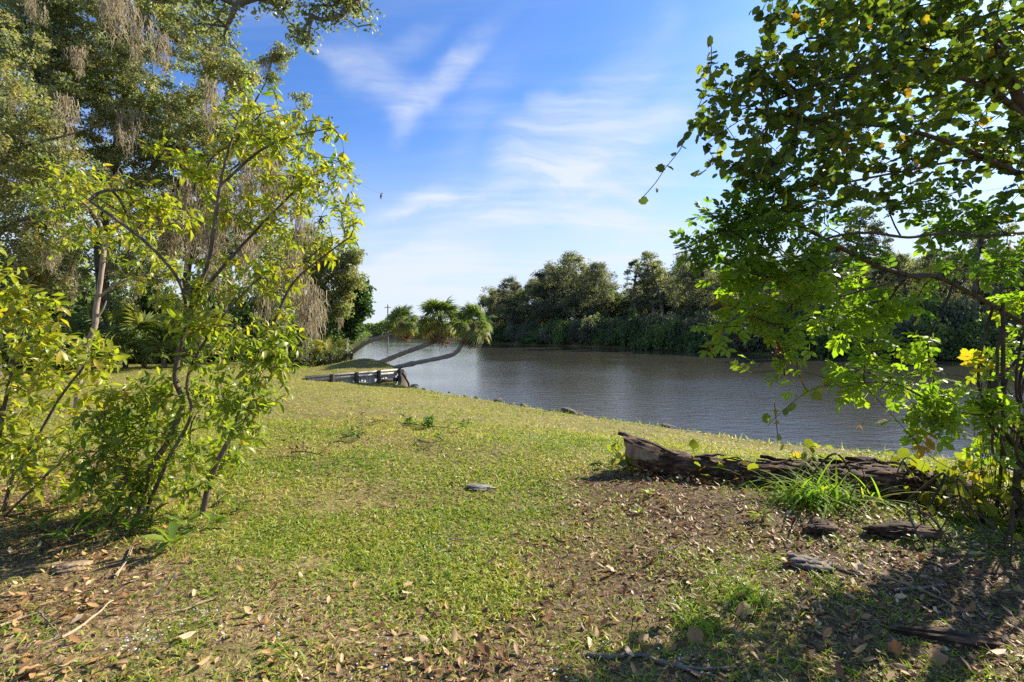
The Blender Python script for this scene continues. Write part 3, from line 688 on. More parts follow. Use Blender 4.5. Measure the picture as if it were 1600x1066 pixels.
# ------------------------------------------------------------------ trees across the river
FARLEAF = leaf_mat('far_leaf_hazed', [(0, (.11, .115, .085)), (.45, (.175, .20, .12)), (.8, (.25, .26, .15)), (1, (.33, .35, .16))], .48, .6, .25, (1.3, 1.3, .7), objvar=.5)  # greyed and lightened: distance haze is put into the leaf colour
FARGREEN = leaf_mat('bank_bush_leaf', [(0, (.065, .105, .04)), (.5, (.15, .21, .075)), (1, (.28, .34, .09))], .48, .5, .3, (1.3, 1.35, .6), objvar=.5)
FARBARK = bark_mat('far_bark', (.09, .08, .065), (.27, .24, .20), 5, .3, .3)
tri_leaf = (np.array([(0, 0, 0), (-.42, .5, .12), (.42, .5, .05), (0, 1, -.12)], float), np.array([(0, 2, 1), (1, 2, 3)]))
def far_tree_meshes(seed, height, spread, style, leaf=.30, ncl=95, per=46):
    """a tree of its own standing at the origin: trunk with limbs, and a crown of leaf-sized faces in uneven clumps"""
    r = np.random.default_rng(seed)
    sk = Skel(20000)
    lean = r.normal(0, .06, 2)
    top = .62 if style != 'tall' else .85
    hs = np.linspace(0, top * height, 9); tr = np.stack([lean[0] * hs + r.normal(0, .12, 9), lean[1] * hs + r.normal(0, .12, 9), hs], 1); tr[0] = (0, 0, -.4)
    sk.chain(tr, .9)
    pts = []
    while len(pts) < ncl:
        z = r.uniform(.0, 1)
        if style == 'round': lo, rad = .26, spread * (math.sin(math.pi * min(1, .12 + .88 * z)) ** .6)
        elif style == 'tall': lo, rad = .42, spread * (.55 + .45 * math.sin(math.pi * z)) * (1 - .45 * z)
        else: lo, rad = .10, spread * (1 - .55 * z ** 1.6)
        a = r.uniform(0, 2 * math.pi); q = r.uniform(0, 1) ** .55 * rad
        lump = .72 + .55 * vnoise(np.array([a * 1.4 + seed]), np.array([z * 4.0]), seed)[0]
        pts.append((math.cos(a) * q * lump, math.sin(a) * q * lump, height * (lo + (1 - lo) * z)))
    pts = np.array(pts); pts[:, :2] += lean * pts[:, 2:3]
    sk.grow(pts, .8, .2, .0); sk.radii(.025, height * .017)
    ch = sk.chains()
    TV, TF = tubes([(sk.P[i], rr) for i, rr in ch[:1]], 7); 
    BV, BF = tubes([(sk.P[i], rr) for i, rr in ch[1:45]], 4)
    n = ncl * per; cl = r.integers(0, ncl, n); sz = r.uniform(.45, 1.4, ncl) * spread * .25
    pos = pts[cl] + norm(r.normal(size=(n, 3))) * (r.uniform(0, 1, (n, 1)) ** .5 * sz[cl][:, None]) * np.array([1, 1, .62])
    ax = norm(r.normal(size=(n, 3)) + np.array([0, 0, -.2])); nr = norm(r.normal(size=(n, 3)) + np.array([0, 0, .6]))
    V, F = scatter(tri_leaf, pos, ax, nr, leaf * r.uniform(.6, 1.35, n))
    cl_t = r.uniform(.0, .95, ncl); T = np.repeat(np.clip(cl_t[cl] + r.normal(0, .14, n), 0, 1), 2)
    return (mesh_np('trunk', TV, TF, None, True, FARBARK), mesh_np('limbs', BV, BF, None, True, FARBARK), (V, F, T))
def far_kind(seed, h, sp, style, mat, leaf, ncl, per):
    tm, lm, (V, F, T) = far_tree_meshes(seed, h, sp, style, leaf, ncl, per)
    return (tm, lm, mesh_np('crown', V, F, T, False, mat), h)
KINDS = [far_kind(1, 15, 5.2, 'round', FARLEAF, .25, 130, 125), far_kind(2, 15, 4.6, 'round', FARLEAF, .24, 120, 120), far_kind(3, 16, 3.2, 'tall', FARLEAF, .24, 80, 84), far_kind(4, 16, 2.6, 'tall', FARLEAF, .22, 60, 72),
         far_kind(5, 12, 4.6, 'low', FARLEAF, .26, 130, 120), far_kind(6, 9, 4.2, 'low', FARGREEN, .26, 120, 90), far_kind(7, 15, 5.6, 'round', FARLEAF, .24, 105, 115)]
def far_tree(kind, x, y, top_z, rz, label, group, sx=1.0):
    tm, lm, cm, h = KINDS[kind]
    z0 = float(H(np.array([x]), np.array([y]))[0]) - .1
    t = thing('riverbank_tree', (x, y, z0), label, 'tree', group)
    s = (top_z - z0) / h; t.scale = (s * sx, s * sx, s); t.rotation_euler = (0, 0, rz)
    for nm, me in (('trunk', tm), ('limbs', lm), ('crown', cm)):
        c_ = link(nm, me, t)
        if nm == 'limbs': c_['kind'] = 'stuff'
    return t
GFAR = 'dark trees in the woods across the river'
LFAR = {0: 'dark broad crowned tree among the woods on the far river bank', 1: 'dark leafy tree among the woods on the far river bank', 2: 'tall thin dark tree rising from the far bank woods', 3: 'tall slender open crowned tree rising from the far bank woods',
        4: 'low dark bushy tree at the edge of the far woods', 5: 'low green bushy tree standing between the darker far trees', 6: 'big loose open crowned tree in the far bank woods'}
# (photo column, top row, distance, kind, width factor)
FT = [(775, 452, 128, 4, .8), (800, 434, 122, 1, .85), (832, 437, 118, 0, .8), (862, 412, 113, 1, .95), (898, 397, 108, 6, .95), (930, 412, 104, 0, .85), (912, 430, 112, 1, .9), (962, 452, 108, 5, .9), (978, 470, 104, 4, .8), (948, 445, 116, 4, .7),
      (996, 406, 92, 3, 1.1), (1016, 404, 90, 2, 1), (1046, 392, 88, 2, 1.15), (1072, 400, 84, 0, .75), (1100, 410, 80, 1, .8), (1128, 418, 77, 0, .7), (1150, 405, 74, 2, 1), (1176, 400, 71, 1, .75), (1200, 410, 68, 0, .7), (1228, 392, 66, 3, 1),
      (1254, 405, 63, 1, .7), (1282, 372, 61, 2, 1), (1310, 385, 60, 0, .6), (1340, 322, 58, 3, 1.1), (1362, 352, 57, 3, 1), (1390, 392, 56, 1, .65), (1420, 400, 55, 2, 1), (1452, 395, 54, 0, .62), (1488, 392, 53, 1, .6), (1520, 338, 52, 3, 1.05), (1548, 330, 51, 3, 1.0),
      (1575, 372, 50, 2, .9), (1604, 380, 50, 0, .6), (1640, 360, 50, 1, .6), (1690, 370, 50, 0, .6), (1750, 360, 50, 2, .9), (1830, 370, 50, 1, .6),
      (855, 440, 124, 0, .8), (885, 420, 120, 1, .8), (1040, 430, 98, 4, .9), (1088, 425, 92, 4, .9), (1140, 430, 86, 4, .9), (1190, 425, 80, 4, .9), (1245, 420, 74, 4, .8), (1300, 420, 70, 4, .8), (1350, 415, 68, 4, .8), (1400, 412, 66, 4, .8), (1470, 412, 64, 4, .8), (1530, 410, 62, 4, .8)]
FT += [(u, v, d + 9, kd, 1.0) for u, v, d, kd in ((790, 455, 126, 4), (815, 450, 122, 4), (845, 432, 118, 1), (872, 428, 115, 0), (890, 418, 112, 1), (918, 425, 108, 0), (936, 432, 106, 4), (970, 470, 101, 5), (985, 455, 96, 4), (1003, 440, 93, 1), (1030, 425, 90, 0), (1058, 418, 87, 1), (1085, 420, 84, 0), (1112, 425, 81, 1), (1142, 420, 78, 0), (1165, 420, 75, 4), (1215, 420, 70, 1), (1270, 410, 66, 0), (1325, 405, 63, 1), (1380, 405, 60, 0), (1435, 405, 58, 1), (1500, 400, 56, 0), (1560, 395, 55, 1), (1620, 395, 54, 0))]
FT += [(u, 462, 0, 4, 1.15) for u in range(770, 1260, 38)]
FT = [(u, v, d if d else float(np.interp(u, [770, 900, 1000, 1130, 1260], [142, 124, 106, 90, 80])), kd, s) for u, v, d, kd, s in FT]
far_trees = []
for k, (u, v, d, kind, sx) in enumerate(FT):
    x = (u - CU) / FPX * d; tz = CAMZ + (CV - v) / FPX * d
    lab = LFAR[kind]; grp = GFAR
    if (u, v) == (898, 397): lab, grp = 'tallest broad open crown in the dark tree group across the river', None
    if (u, v) == (962, 452): lab, grp = 'bright green low tree in the gap between the far dark trees', None
    if (u, v) == (1340, 322): lab, grp = 'tallest bare looking tree seen through the gaps of the vine covered crown', None
    far_trees.append((k, u, far_tree(kind, x, d, tz, random.uniform(0, 6.28), lab, grp, sx)))
# bushes along the far waterline
def bush_mesh(seed, mat, leaf=.2, n=2600, flat=.75):
    r = np.random.default_rng(seed); ncl = 34
    a = r.uniform(0, 2 * math.pi, ncl); q = r.uniform(0, 1, ncl) ** .6; z = r.uniform(.08, 1, ncl)
    rad = np.sqrt(np.maximum(.05, 1 - (z * .9) ** 2)); c = np.stack([np.cos(a) * q * rad, np.sin(a) * q * rad, z * flat], 1)
    cl = r.integers(0, ncl, n); pos = c[cl] + norm(r.normal(size=(n, 3))) * (r.uniform(0, 1, (n, 1)) ** .4) * .27; pos[:, 2] = np.abs(pos[:, 2])
    V, F = scatter(tri_leaf, pos, norm(r.normal(size=(n, 3)) + np.array([0, 0, -.25])), norm(r.normal(size=(n, 3)) + np.array([0, 0, .7])), leaf * r.uniform(.55, 1.3, n) / 2.2)
    ct = r.uniform(.15, .75, ncl); T = np.repeat(np.clip(ct[cl] + r.normal(0, .13, n), 0, 1), 2)
    return mesh_np('foliage', V, F, T, False, mat)
BSTEM = mesh_np('stem', *tubes([([(0, 0, -.2), (.1 * math.cos(a), .1 * math.sin(a), .3), (.45 * math.cos(a), .45 * math.sin(a), .62)], [.04, .03, .012]) for a in (0, 1.3, 2.6, 3.9, 5.1)], 4), None, True, FARBARK)
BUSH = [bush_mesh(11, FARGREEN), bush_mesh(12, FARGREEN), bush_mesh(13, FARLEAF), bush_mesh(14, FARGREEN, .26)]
def bush(x, y, w, h, kind, label, group, z=None, name='riverbank_bush'):
    z0 = float(H(np.array([x]), np.array([y]))[0]) - .05 if z is None else z
    t = thing(name, (x, y, z0), label, 'bush', group); t.scale = (w, w, h); t.rotation_euler = (0, 0, random.uniform(0, 6.28))
    link('foliage', BUSH[kind], t); link('stem', BSTEM, t); return t
fb = [(760, 126), (775, 124), (790, 122.5), (806, 117), (822, 112), (842, 108), (860, 104.5), (880, 101), (902, 98), (925, 94.5), (945, 91.5), (968, 88), (990, 84), (1010, 81), (1032, 77), (1055, 74), (1080, 70.5), (1105, 67.5), (1130, 65),
      (1155, 62), (1182, 59.5), (1212, 57), (1240, 54.5), (1270, 52.5), (1300, 51), (1335, 49.8), (1370, 49), (1405, 47.6), (1440, 47.2), (1475, 46.6), (1510, 46.2), (1545, 45.6), (1580, 45.2), (1615, 45), (1660, 45)]
for k, (u, d) in enumerate(fb):
    x = (u - CU) / FPX * d
    for step in np.arange(0, 14, .25):                                        # walk back until the bank
        if river_sd(np.array([x * (d + step) / d]), np.array([d + step]))[0] > .35: break
    y = d + step; x = x * y / d; big = random.uniform(.8, 1.3)
    bush(x, y, 2.1 * big * (1 + d / 260), random.uniform(2.1, 5.6) * (1.25 if 880 < u < 1000 else .95), random.choice((0, 1, 2, 3)), 'rounded green bush overhanging the far waterline', 'bushes along the far waterline')
    bush(x * 1.0 + 1.5, y + 3.4, 2.6 * (1 + d / 260), random.uniform(4.2, 6.4), random.choice((0, 2, 2, 3)), 'taller dark bush behind the far waterline', 'bushes along the far waterline')
for k, (x, y, h, kd) in enumerate(((-21.5, 52, 5.5, 5), (-24.5, 62, 5, 4), (-29, 74, 5.5, 5), (-33, 88, 6.5, 4), (-38, 104, 7, 5), (-45, 122, 7.5, 4), (-52, 142, 8, 5), (-60, 168, 9, 4), (-72, 200, 9, 5), (-84, 240, 10, 4), (-26, 56, 7, 4), (-34, 80, 8, 5))):
    o_ = far_tree(kd, x, y, h - .6, k * 1.3, 'x', 'trees down the near bank beyond the palms', 1.1); o_['label'] = 'low leafy tree, ' + ('first', 'second', 'third', 'fourth', 'fifth', 'sixth', 'seventh', 'eighth', 'ninth', 'tenth', 'eleventh', 'twelfth')[k] + ' down the near bank beyond the palms'
ORD = 'first second third fourth fifth sixth seventh eighth ninth tenth eleventh twelfth thirteenth fourteenth fifteenth sixteenth seventeenth eighteenth nineteenth twentieth'.split()
for k, y in enumerate((36, 41, 46, 52, 58, 65, 73, 82, 92, 103, 115, 128, 143, 160, 178, 198, 220, 242, 265, 288)):
    ex = float(np.interp(y, RIVER[14:21, 1], RIVER[14:21, 0])); w_ = 1.6 + y * .014
    bush(ex - w_ * .45, y, w_ * random.uniform(.9, 1.3), (1.6 + y * .012) * random.uniform(.8, 1.3), random.choice((0, 1, 3)), 'green waterside bush, ' + ORD[k] + ' down the near bank beyond the palms', 'waterside bushes down the near bank')
# a far-off wood that reads as one mass, round the river bend
n = 26000; u = rng.uniform(300, 800, n); dd = np.interp(u, [300, 560, 600, 700, 800], [330, 322, 312, 270, 235]) + rng.uniform(0, 26, n)
hh = np.interp(u, [300, 560, 575, 600, 640, 700, 765, 800], [10, 10, 9.5, 11, 13, 12, 12, 16]) * (.72 + .5 * fbm(u * .06, dd * 0, 71, 3)) * np.interp(u, [560, 800], [1.05, .8])
x = (u - CU) / FPX * dd
q = np.stack([x, dd, -1 + hh * rng.uniform(0, 1, n) ** .8], 1)
V, F = scatter(tri_leaf, q, norm(rng.normal(size=(n, 3))), norm(rng.normal(size=(n, 3)) + np.array([0, 0, .6])), 1.5 * rng.uniform(.6, 1.3, n))
T = np.repeat(np.clip(.35 + .9 * (fbm(u * .09, q[:, 2] * .25, 77, 3) - .4), 0, 1), 2)
o = link('distant_treeline', mesh_np('distant_treeline', V, F, T, False, FARGREEN)); tag(o, 'distant green treeline at the river bend', 'treeline', kind='stuff')
# utility pole beyond the bend
q = PX(606, 476, 200); z0 = 0.0
pole = thing('utility_pole', (q[0], q[1], z0), 'thin grey utility pole beyond the nearest leaning palm crown', 'pole')
POLEM = bark_mat('pole_wood', (.12, .11, .10), (.24, .22, .20), 4, .2, .2)
V, F = tube([(q[0], q[1], -1), (q[0], q[1], q[2])], [.28, .22], 8); part_np('shaft', V, F, POLEM, pole, smooth=True)
V, F = box((q[0], q[1] - .3, q[2] - 1.2), (2.6, .2, .26)); part_np('crossarm', V, F, POLEM, pole)

# ------------------------------------------------------------------ fan fronds (palms and palmettos)
PALMG = leaf_mat('palm_green', [(0, (.40, .30, .14)), (.25, (.36, .32, .08)), (.55, (.20, .24, .07)), (1, (.10, .155, .05))], .38, .55, .18, (1.4, 1.4, .5))
PALMD = leaf_mat('palm_dead', [(0, (.14, .105, .075)), (.5, (.27, .20, .14)), (1, (.42, .33, .24))], .2, .7, .2, (1.2, 1, .7))
def frond_tpl(nseg=18, span=250, droop=.35, stalk=.9, seed=0, stiff=1.0):
    """fan leaf: stalk along +Y then pleated blades fanning out, tips drooping"""
    r = np.random.default_rng(seed); V = [(-.022, 0, 0), (.022, 0, 0), (.018, stalk, 0), (-.018, stalk, 0), (0, stalk * .5, .03)]; F = [(0, 1, 4), (1, 2, 4), (2, 3, 4), (3, 0, 4)]
    for k in range(nseg):
        a = R(-span / 2 + span * (k + .5) / nseg + r.uniform(-4, 4)); L = (1 - .28 * abs(a) / R(125)) * r.uniform(.88, 1.08)
        d = np.array([math.sin(a), math.cos(a)]); pn = np.array([d[1], -d[0]]); w = L * math.tan(R(span / nseg / 2)) * .5
        b = np.array([0, stalk]); m = b + d * L * .52; e = b + d * L * (.97 - .25 * droop)
        zb = .04 * (k % 2); zm = -.10 * droop + .03; ze = -droop * r.uniform(.6, 1.25) * stiff
        i = len(V)
        V += [(b[0], b[1], zb), (m[0] - pn[0] * w, m[1] - pn[1] * w, zm), (m[0] + pn[0] * w, m[1] + pn[1] * w, zm), (e[0], e[1], ze)]
        F += [(i, i + 2, i + 1), (i + 1, i + 2, i + 3)]
    return np.array(V, float), np.array(F, int)
FROND = [frond_tpl(18, 250, .35, .9, 1), frond_tpl(18, 235, .5, .8, 2), frond_tpl(20, 260, .22, .9, 3)]
DEADF = [frond_tpl(13, 90, .9, .6, 4), frond_tpl(11, 70, .6, .7, 5)]
PALMBARK = bark_mat('palm_bark', (.14, .12, .10), (.34, .30, .26), 11, 2.2, .8)
def sabal(trunk_pts, r0, r1, size, label, nf=44, seed=0, lean=(0, 0, 1)):
    r = np.random.default_rng(seed)
    t = thing('leaning_palm', trunk_pts[0], label, 'palm', 'three palms leaning over the river')
    P = resample(trunk_pts, .18); n = len(P)
    rr = np.linspace(r0, r1, n) * (1 + .10 * np.cos(np.arange(n) * 2.2) + r.normal(0, .05, n)); rr[:2] *= 1.25
    V, F = tube(P, rr, 10, rough=.05); part_np('trunk', V, F, PALMBARK, t, smooth=True)
    c = P[-1]; up = norm(np.array(lean, float))
    V, F = tube([c - up * .35, c, c + up * .35], [r1 * 1.3, r1 * 1.9, r1 * .6], 9, rough=.2); part_np('boot_sleeve', V, F, PALMD, t)
    def put_(k, dirs, tpls, mat, size, tintf, nm, key):
        for i in range(k):
            ax = dirs[i]; nrm_ = norm(np.cross(np.cross(ax, up + r.normal(0, .25, 3)), ax) + r.normal(0, .15, 3)); s = size * r.uniform(.82, 1.12)
            leaf_objects(nm, key, tpls, mat, t, (c + up * .12 + ax * .1)[None], ax[None], nrm_[None], np.array([s]), np.array([tintf(i)]))
    g = norm(np.stack([r.normal(size=nf), r.normal(size=nf), np.zeros(nf)], 1)); el = np.linspace(1.35, -.75, nf) + r.normal(0, .1, nf)
    dirs = np.stack([g[:, 0] * np.cos(el), g[:, 1] * np.cos(el), np.sin(el)], 1)
    put_(nf, dirs, FROND, PALMG, size, lambda i: np.clip(.95 - .75 * (i / nf) ** 2.2 + r.normal(0, .12), 0, 1), 'frond', 'frond')
    nd = 19; g = norm(np.stack([r.normal(size=nd), r.normal(size=nd), np.zeros(nd)], 1)); el = r.uniform(-1.45, -.95, nd)
    dirs = np.stack([g[:, 0] * np.cos(el), g[:, 1] * np.cos(el), np.sin(el)], 1)
    put_(nd, dirs, DEADF, PALMD, size * 1.05, lambda i: r.uniform(.1, .95), 'dead_frond', 'dead_frond')
    return t
a = lambda u, v, d: tuple(PX(u, v, d))
sabal([a(520, 572, 28.5), a(543, 556, 28), a(572, 536, 27.5), (a(604, 524, 27.2)), a(622, 518, 27), a(629, 508, 27)], .13, .095, .64, 'leaning palm with the shortest pale trunk beside the dark green tree', 48, 1, (-.35, 0, 1))
sabal([a(572, 582, 24.5), a(588, 570, 24.3), a(620, 556, 24.2), a(652, 544, 24), a(678, 534, 24), a(686, 524, 24), a(687, 505, 24)], .13, .10, .72, 'middle leaning palm with the tallest round crown', 62, 2, (.05, .1, 1))
sabal([a(588, 580, 22.3), a(612, 576, 22.2), a(650, 567, 22.1), a(690, 559, 22), a(710, 553, 22), a(720, 541, 22), a(726, 528, 22), a(738, 512, 22)], .115, .09, .62, 'leaning palm reaching farthest over the water with a yellowish crown', 46, 3, (.5, -.1, 1))

# ------------------------------------------------------------------ live oaks on the near bank, hung with moss
OAKLEAF = leaf_mat('oak_leaf', [(0, (.40, .29, .11)), (.18, (.35, .335, .16)), (.5, (.25, .285, .135)), (1, (.13, .175, .085))], .48, .45, .5, (1.45, 1.45, .6), objvar=.05)
OAKBARK = bark_mat('oak_bark', (.06, .052, .043), (.22, .195, .165), 8, .3, .8)
DARKLEAF = leaf_mat('glossy_dark_leaf', [(0, (.05, .09, .03)), (1, (.11, .18, .05))], .35, .45, .3, (1.3, 1.5, .5))
MOSS_M = leaf_mat('moss_strand', [(0, (.25, .205, .13)), (1, (.50, .42, .28))], .45, .9, .05, (1, 1, 1))
oak_tpl = [(np.array([(0, 0, 0), (-w_ / 2, .5, .10), (w_ / 2, .48, .04), (0, 1, -.12)], float), np.array([(0, 2, 1), (1, 2, 3)])) for w_ in (.5, .42, .6)]
moss_pts = []
def oak(name, label, base, trunk, limbs, blobs, ntargets, per, leaf, mat, r_root, group=None, spread=.34, nbranch=10, tintc=.5, cat='oak tree', mossn=0):
    sk = Skel(50000)
    sk.chain(trunk, .5, r_root, r_root * .16)
    for L in limbs: sk.chain(L, .5, r_root * .34, r_root * .04, parent='near')
    T = blob_points(blobs, ntargets, dvar=.8); T = T[T[:, 2] > H(T[:, 0], T[:, 1]) + .25]
    sk.grow(T, .45, .12, .04); sk.radii(.009, r_root)
    t = thing(name, base, label, cat, group)
    wood(t, sk, OAKBARK, nbranch, 10, 6, 4)
    n = len(T) * per; c = np.repeat(np.arange(len(T)), per)
    pos = T[c] + norm(rng.normal(size=(n, 3))) * rng.uniform(0, 1, (n, 1)) ** .55 * spread * np.array([1, 1, .7])
    ax = norm(rng.normal(size=(n, 3)) + np.array([0, 0, -.15])); nr = norm(rng.normal(size=(n, 3)) + np.array([0, 0, .7]))
    ct = rng.normal(tintc, .16, len(T)); V, F, TT = scatter_multi(oak_tpl, pos, ax, nr, leaf * rng.uniform(.65, 1.3, n), np.clip(ct[c] + rng.normal(0, .16, n), 0, 1))
    part_np('crown', V, F, mat, t, TT)
    if mossn:
        i = rng.choice(len(T), mossn, replace=False); moss_pts.extend([(p, label) for p in T[i]])
    return t
g0 = lambda x, y: float(H(np.array([x]), np.array([y]))[0])
def base(u, d): x = (u - CU) / FPX * d; return np.array([x, d, g0(x, d)])
b1 = base(160, 24)
oak('live_oak', 'large moss hung live oak behind the tall shrub with a thick grey trunk', b1, [b1 - (0, 0, .3), PX(162, 480, 24), PX(158, 380, 23.5), PX(175, 300, 23)],
    [[PX(165, 380, 23.5), PX(240, 260, 22.5), PX(330, 180, 22), PX(390, 130, 21.5)], [PX(160, 360, 23.5), PX(80, 230, 21), PX(20, 150, 19)], [PX(172, 320, 23), PX(190, 180, 23), PX(215, 60, 23), PX(220, -60, 23)]],
    [(60, 120, 100, 20), (130, 150, 80, 21), (190, 120, 70, 23), (250, 190, 60, 23), (300, 250, 60, 23), (220, 290, 70, 24), (160, 220, 60, 23), (300, 40, 60, 22), (20, 50, 90, 20), (100, 60, 80, 20), (160, 40, 100, 22), (250, 110, 95, 22), (320, 170, 80, 22), (345, 235, 70, 22), (200, 220, 90, 22), (90, 240, 95, 21), (270, 250, 80, 23), (360, 110, 40, 21), (385, 120, 22, 21), (330, 90, 40, 21), (300, 300, 60, 24), (150, 300, 70, 23), (60, 10, 110, 21), (250, 10, 80, 22), (220, -70, 120, 22), (60, -80, 120, 22), (120, 400, 50, 22), (60, 420, 60, 21), (220, 390, 60, 24), (330, 380, 60, 24)],
    2100, 66, .15, OAKLEAF, .26, tintc=.47, mossn=46)
b2 = base(-10, 17)
oak('live_oak', 'nearer live oak whose crown hangs low over the frame edge behind the yellow shrub', b2, [b2 - (0, 0, .3), PX(-30, 480, 17), PX(-60, 360, 17), PX(-60, 200, 17)],
    [[PX(-50, 330, 17), PX(20, 240, 16.5), PX(110, 210, 16), PX(170, 190, 15.5)], [PX(-40, 400, 17), PX(20, 350, 16.5), PX(80, 330, 16)]],
    [(20, 300, 80, 16.5), (40, 380, 75, 17), (100, 350, 55, 17), (10, 200, 90, 16), (80, 420, 50, 17.5), (30, 450, 45, 17.5), (-80, 250, 120, 17), (110, 270, 50, 16.5), (-60, 100, 120, 17)],
    800, 74, .12, OAKLEAF, .26, tintc=.42, mossn=16)
b3 = base(292, 26)
oak('live_oak', 'slimmer live oak with curtains of moss behind the tall shrub stems', b3, [b3 - (0, 0, .3), PX(290, 480, 26), PX(296, 400, 26), PX(320, 300, 26), PX(370, 210, 26), PX(415, 130, 26)],
    [[PX(300, 390, 26), PX(380, 330, 26), PX(450, 290, 26)], [PX(330, 290, 26), PX(420, 220, 26), PX(470, 180, 26)], [PX(415, 130, 26), PX(425, 95, 26)]],
    [(420, 250, 55, 26), (455, 300, 45, 26), (400, 330, 60, 26), (345, 330, 60, 27), (300, 360, 60, 27), (425, 115, 28, 26), (440, 90, 18, 26), (470, 165, 22, 26), (450, 210, 35, 26), (380, 200, 40, 26), (360, 400, 60, 27), (250, 400, 60, 27), (420, 400, 45, 27), (200, 420, 70, 28)],
    640, 70, .155, OAKLEAF, .20, tintc=.5, mossn=44)
b4 = base(478, 32)
oak('live_oak', 'sunlit olive green oak at the end of the wood beside the dark glossy tree', b4, [b4 - (0, 0, .3), PX(480, 500, 32), PX(490, 440, 32), PX(505, 400, 32)],
    [[PX(485, 470, 32), PX(520, 430, 32), PX(545, 410, 32)]],
    [(500, 420, 40, 32), (530, 410, 32, 32), (545, 440, 24, 32), (515, 460, 34, 32), (480, 400, 40, 33), (460, 440, 40, 33), (550, 400, 18, 32), (490, 370, 28, 33), (440, 400, 40, 34), (530, 480, 22, 32)],
    480, 60, .19, OAKLEAF, .20, spread=.42, tintc=.5, mossn=22)
b5 = base(538, 35)
oak('glossy_tree', 'dark glossy green tree at the end of the bank above the leaning palms', b5, [b5 - (0, 0, .3), PX(540, 520, 35), PX(548, 480, 35), PX(555, 450, 35)],
    [[PX(545, 490, 35), PX(562, 470, 34.5)]], [(556, 455, 22, 35), (563, 480, 16, 34.5), (548, 490, 22, 35), (553, 512, 16, 34.5), (536, 470, 20, 35), (530, 505, 18, 35), (566, 445, 10, 35)],
    190, 50, .30, DARKLEAF, .22, spread=.42, tintc=.5, cat='tree')
# the limb of another oak that hangs into the top of the picture; its trunk stands out of view
b6 = np.array([-9.2, 5.2, g0(-9.2, 5.2)])
oak('live_oak', 'live oak limb with drooping leafy twigs hanging across the upper sky', b6, [b6 - (0, 0, .3), b6 + (.1, 0, 2.2), b6 + (.5, .1, 4.4), b6 + (1.4, .4, 6.2)],
    [[b6 + (1.2, .3, 5.8), (-5.6, 6.2, 8.4), (-3.6, 6.6, 8.2), (-2.4, 6.8, 7.4), (-2.0, 6.9, 6.7)]],
    [(330, 30, 26, 6.4), (350, 60, 22, 6.4), (365, 20, 22, 6.5), (440, 10, 24, 6.6), (470, 45, 22, 6.6), (490, 25, 26, 6.6), (520, 20, 26, 6.7), (560, 22, 22, 6.8), (580, 40, 10, 6.8), (545, 2, 30, 6.8), (480, 65, 12, 6.6), (300, -10, 40, 6.4), (420, -20, 40, 6.6), (520, -30, 40, 6.7), (370, 80, 10, 6.4)],
    230, 13, .07, OAKLEAF, .07, spread=.17, nbranch=8, tintc=.68, mossn=0)

# spanish moss: each hank hangs from a branch
def moss_mesh(seed, n=150):
    """wispy hank: short curly strands leaving a few hanging cores at all heights, thinning to a ragged tip"""
    r = np.random.default_rng(seed); Vs, Fs, k = [], [], 0; nc = 4; cen = r.normal(0, .11, (nc, 2)); cl = r.uniform(.5, 1, nc); ph = r.uniform(0, 6, nc)
    for i in range(n):
        c = r.integers(0, nc); z0 = cl[c] * r.uniform(0, 1) ** 1.25 * .82; L = r.uniform(.10, .34) * (1 - .35 * z0); m = 6; t = np.linspace(0, 1, m)
        p0 = cen[c] * (1 - .5 * z0) + .03 * np.array([math.sin(ph[c] + z0 * 7), math.cos(ph[c] + z0 * 6)]) + r.normal(0, .06 * (1 - .75 * z0), 2)
        wv_ = np.cumsum(r.normal(0, .020, (m, 2)), 0)
        p = np.concatenate([p0[None] + wv_, (-z0 - L * t + .04)[:, None]], 1); w = r.uniform(.005, .012) * (1 - .75 * t)
        a = r.uniform(0, math.pi); d = np.array([math.cos(a), math.sin(a), 0])
        V = np.concatenate([p - d * w[:, None], p + d * w[:, None]]); j = np.arange(m - 1)
        F = np.stack([j, j + 1, j + m + 1, j + m], 1); Vs.append(V); Fs.append(F + k); k += len(V)
    T = np.repeat(r.uniform(0, 1, n), 5)
    return mesh_np('spanish_moss', np.concatenate(Vs), np.concatenate(Fs), T, False, MOSS_M)
MOSS = [moss_mesh(s) for s in range(60, 67)]
def hang_moss(p, L, wd, label, group):
    o = link('spanish_moss', random.choice(MOSS)); o.location = tuple(p); o.scale = (wd, wd, L); o.rotation_euler = (0, 0, random.uniform(0, 6.28)); tag(o, label, 'spanish moss', group)
def _at(lab):
    if lab.startswith('large'): return ('large thick trunked oak behind the tall shrub', 'large oak')
    if lab.startswith('nearer'): return ('nearer low hanging oak at the frame edge', 'nearer oak')
    if lab.startswith('slimmer'): return ('slimmer oak behind the tall shrub stems', 'slimmer oak')
    return ('olive green oak at the end of the wood', 'olive green oak')
MOSSAT = {lab: _at(lab) for _, lab in moss_pts}
for p, lab in moss_pts:
    if p[2] > 1.8: hang_moss(p, random.uniform(.7, 2.0), random.uniform(.8, 1.7), 'thin grey moss hank hanging inside the ' + MOSSAT[lab][0], 'moss hanks in the ' + MOSSAT[lab][1])
for (u, v, d, L, wd) in ((172, -30, 11, 1.7, 1.5), (190, -20, 11, 1.2, 1.3), (222, 10, 14, 2.3, 1.5), (245, 50, 15, 1.6, 1.4), (120, 80, 16, 1.0, 1.2), (55, -10, 13, 1.2, 1.0)):
    hang_moss(PX(u, v, d), L, wd, 'long pale hank of spanish moss hanging near the top of the oak', 'long pale moss hanks high in the oak')
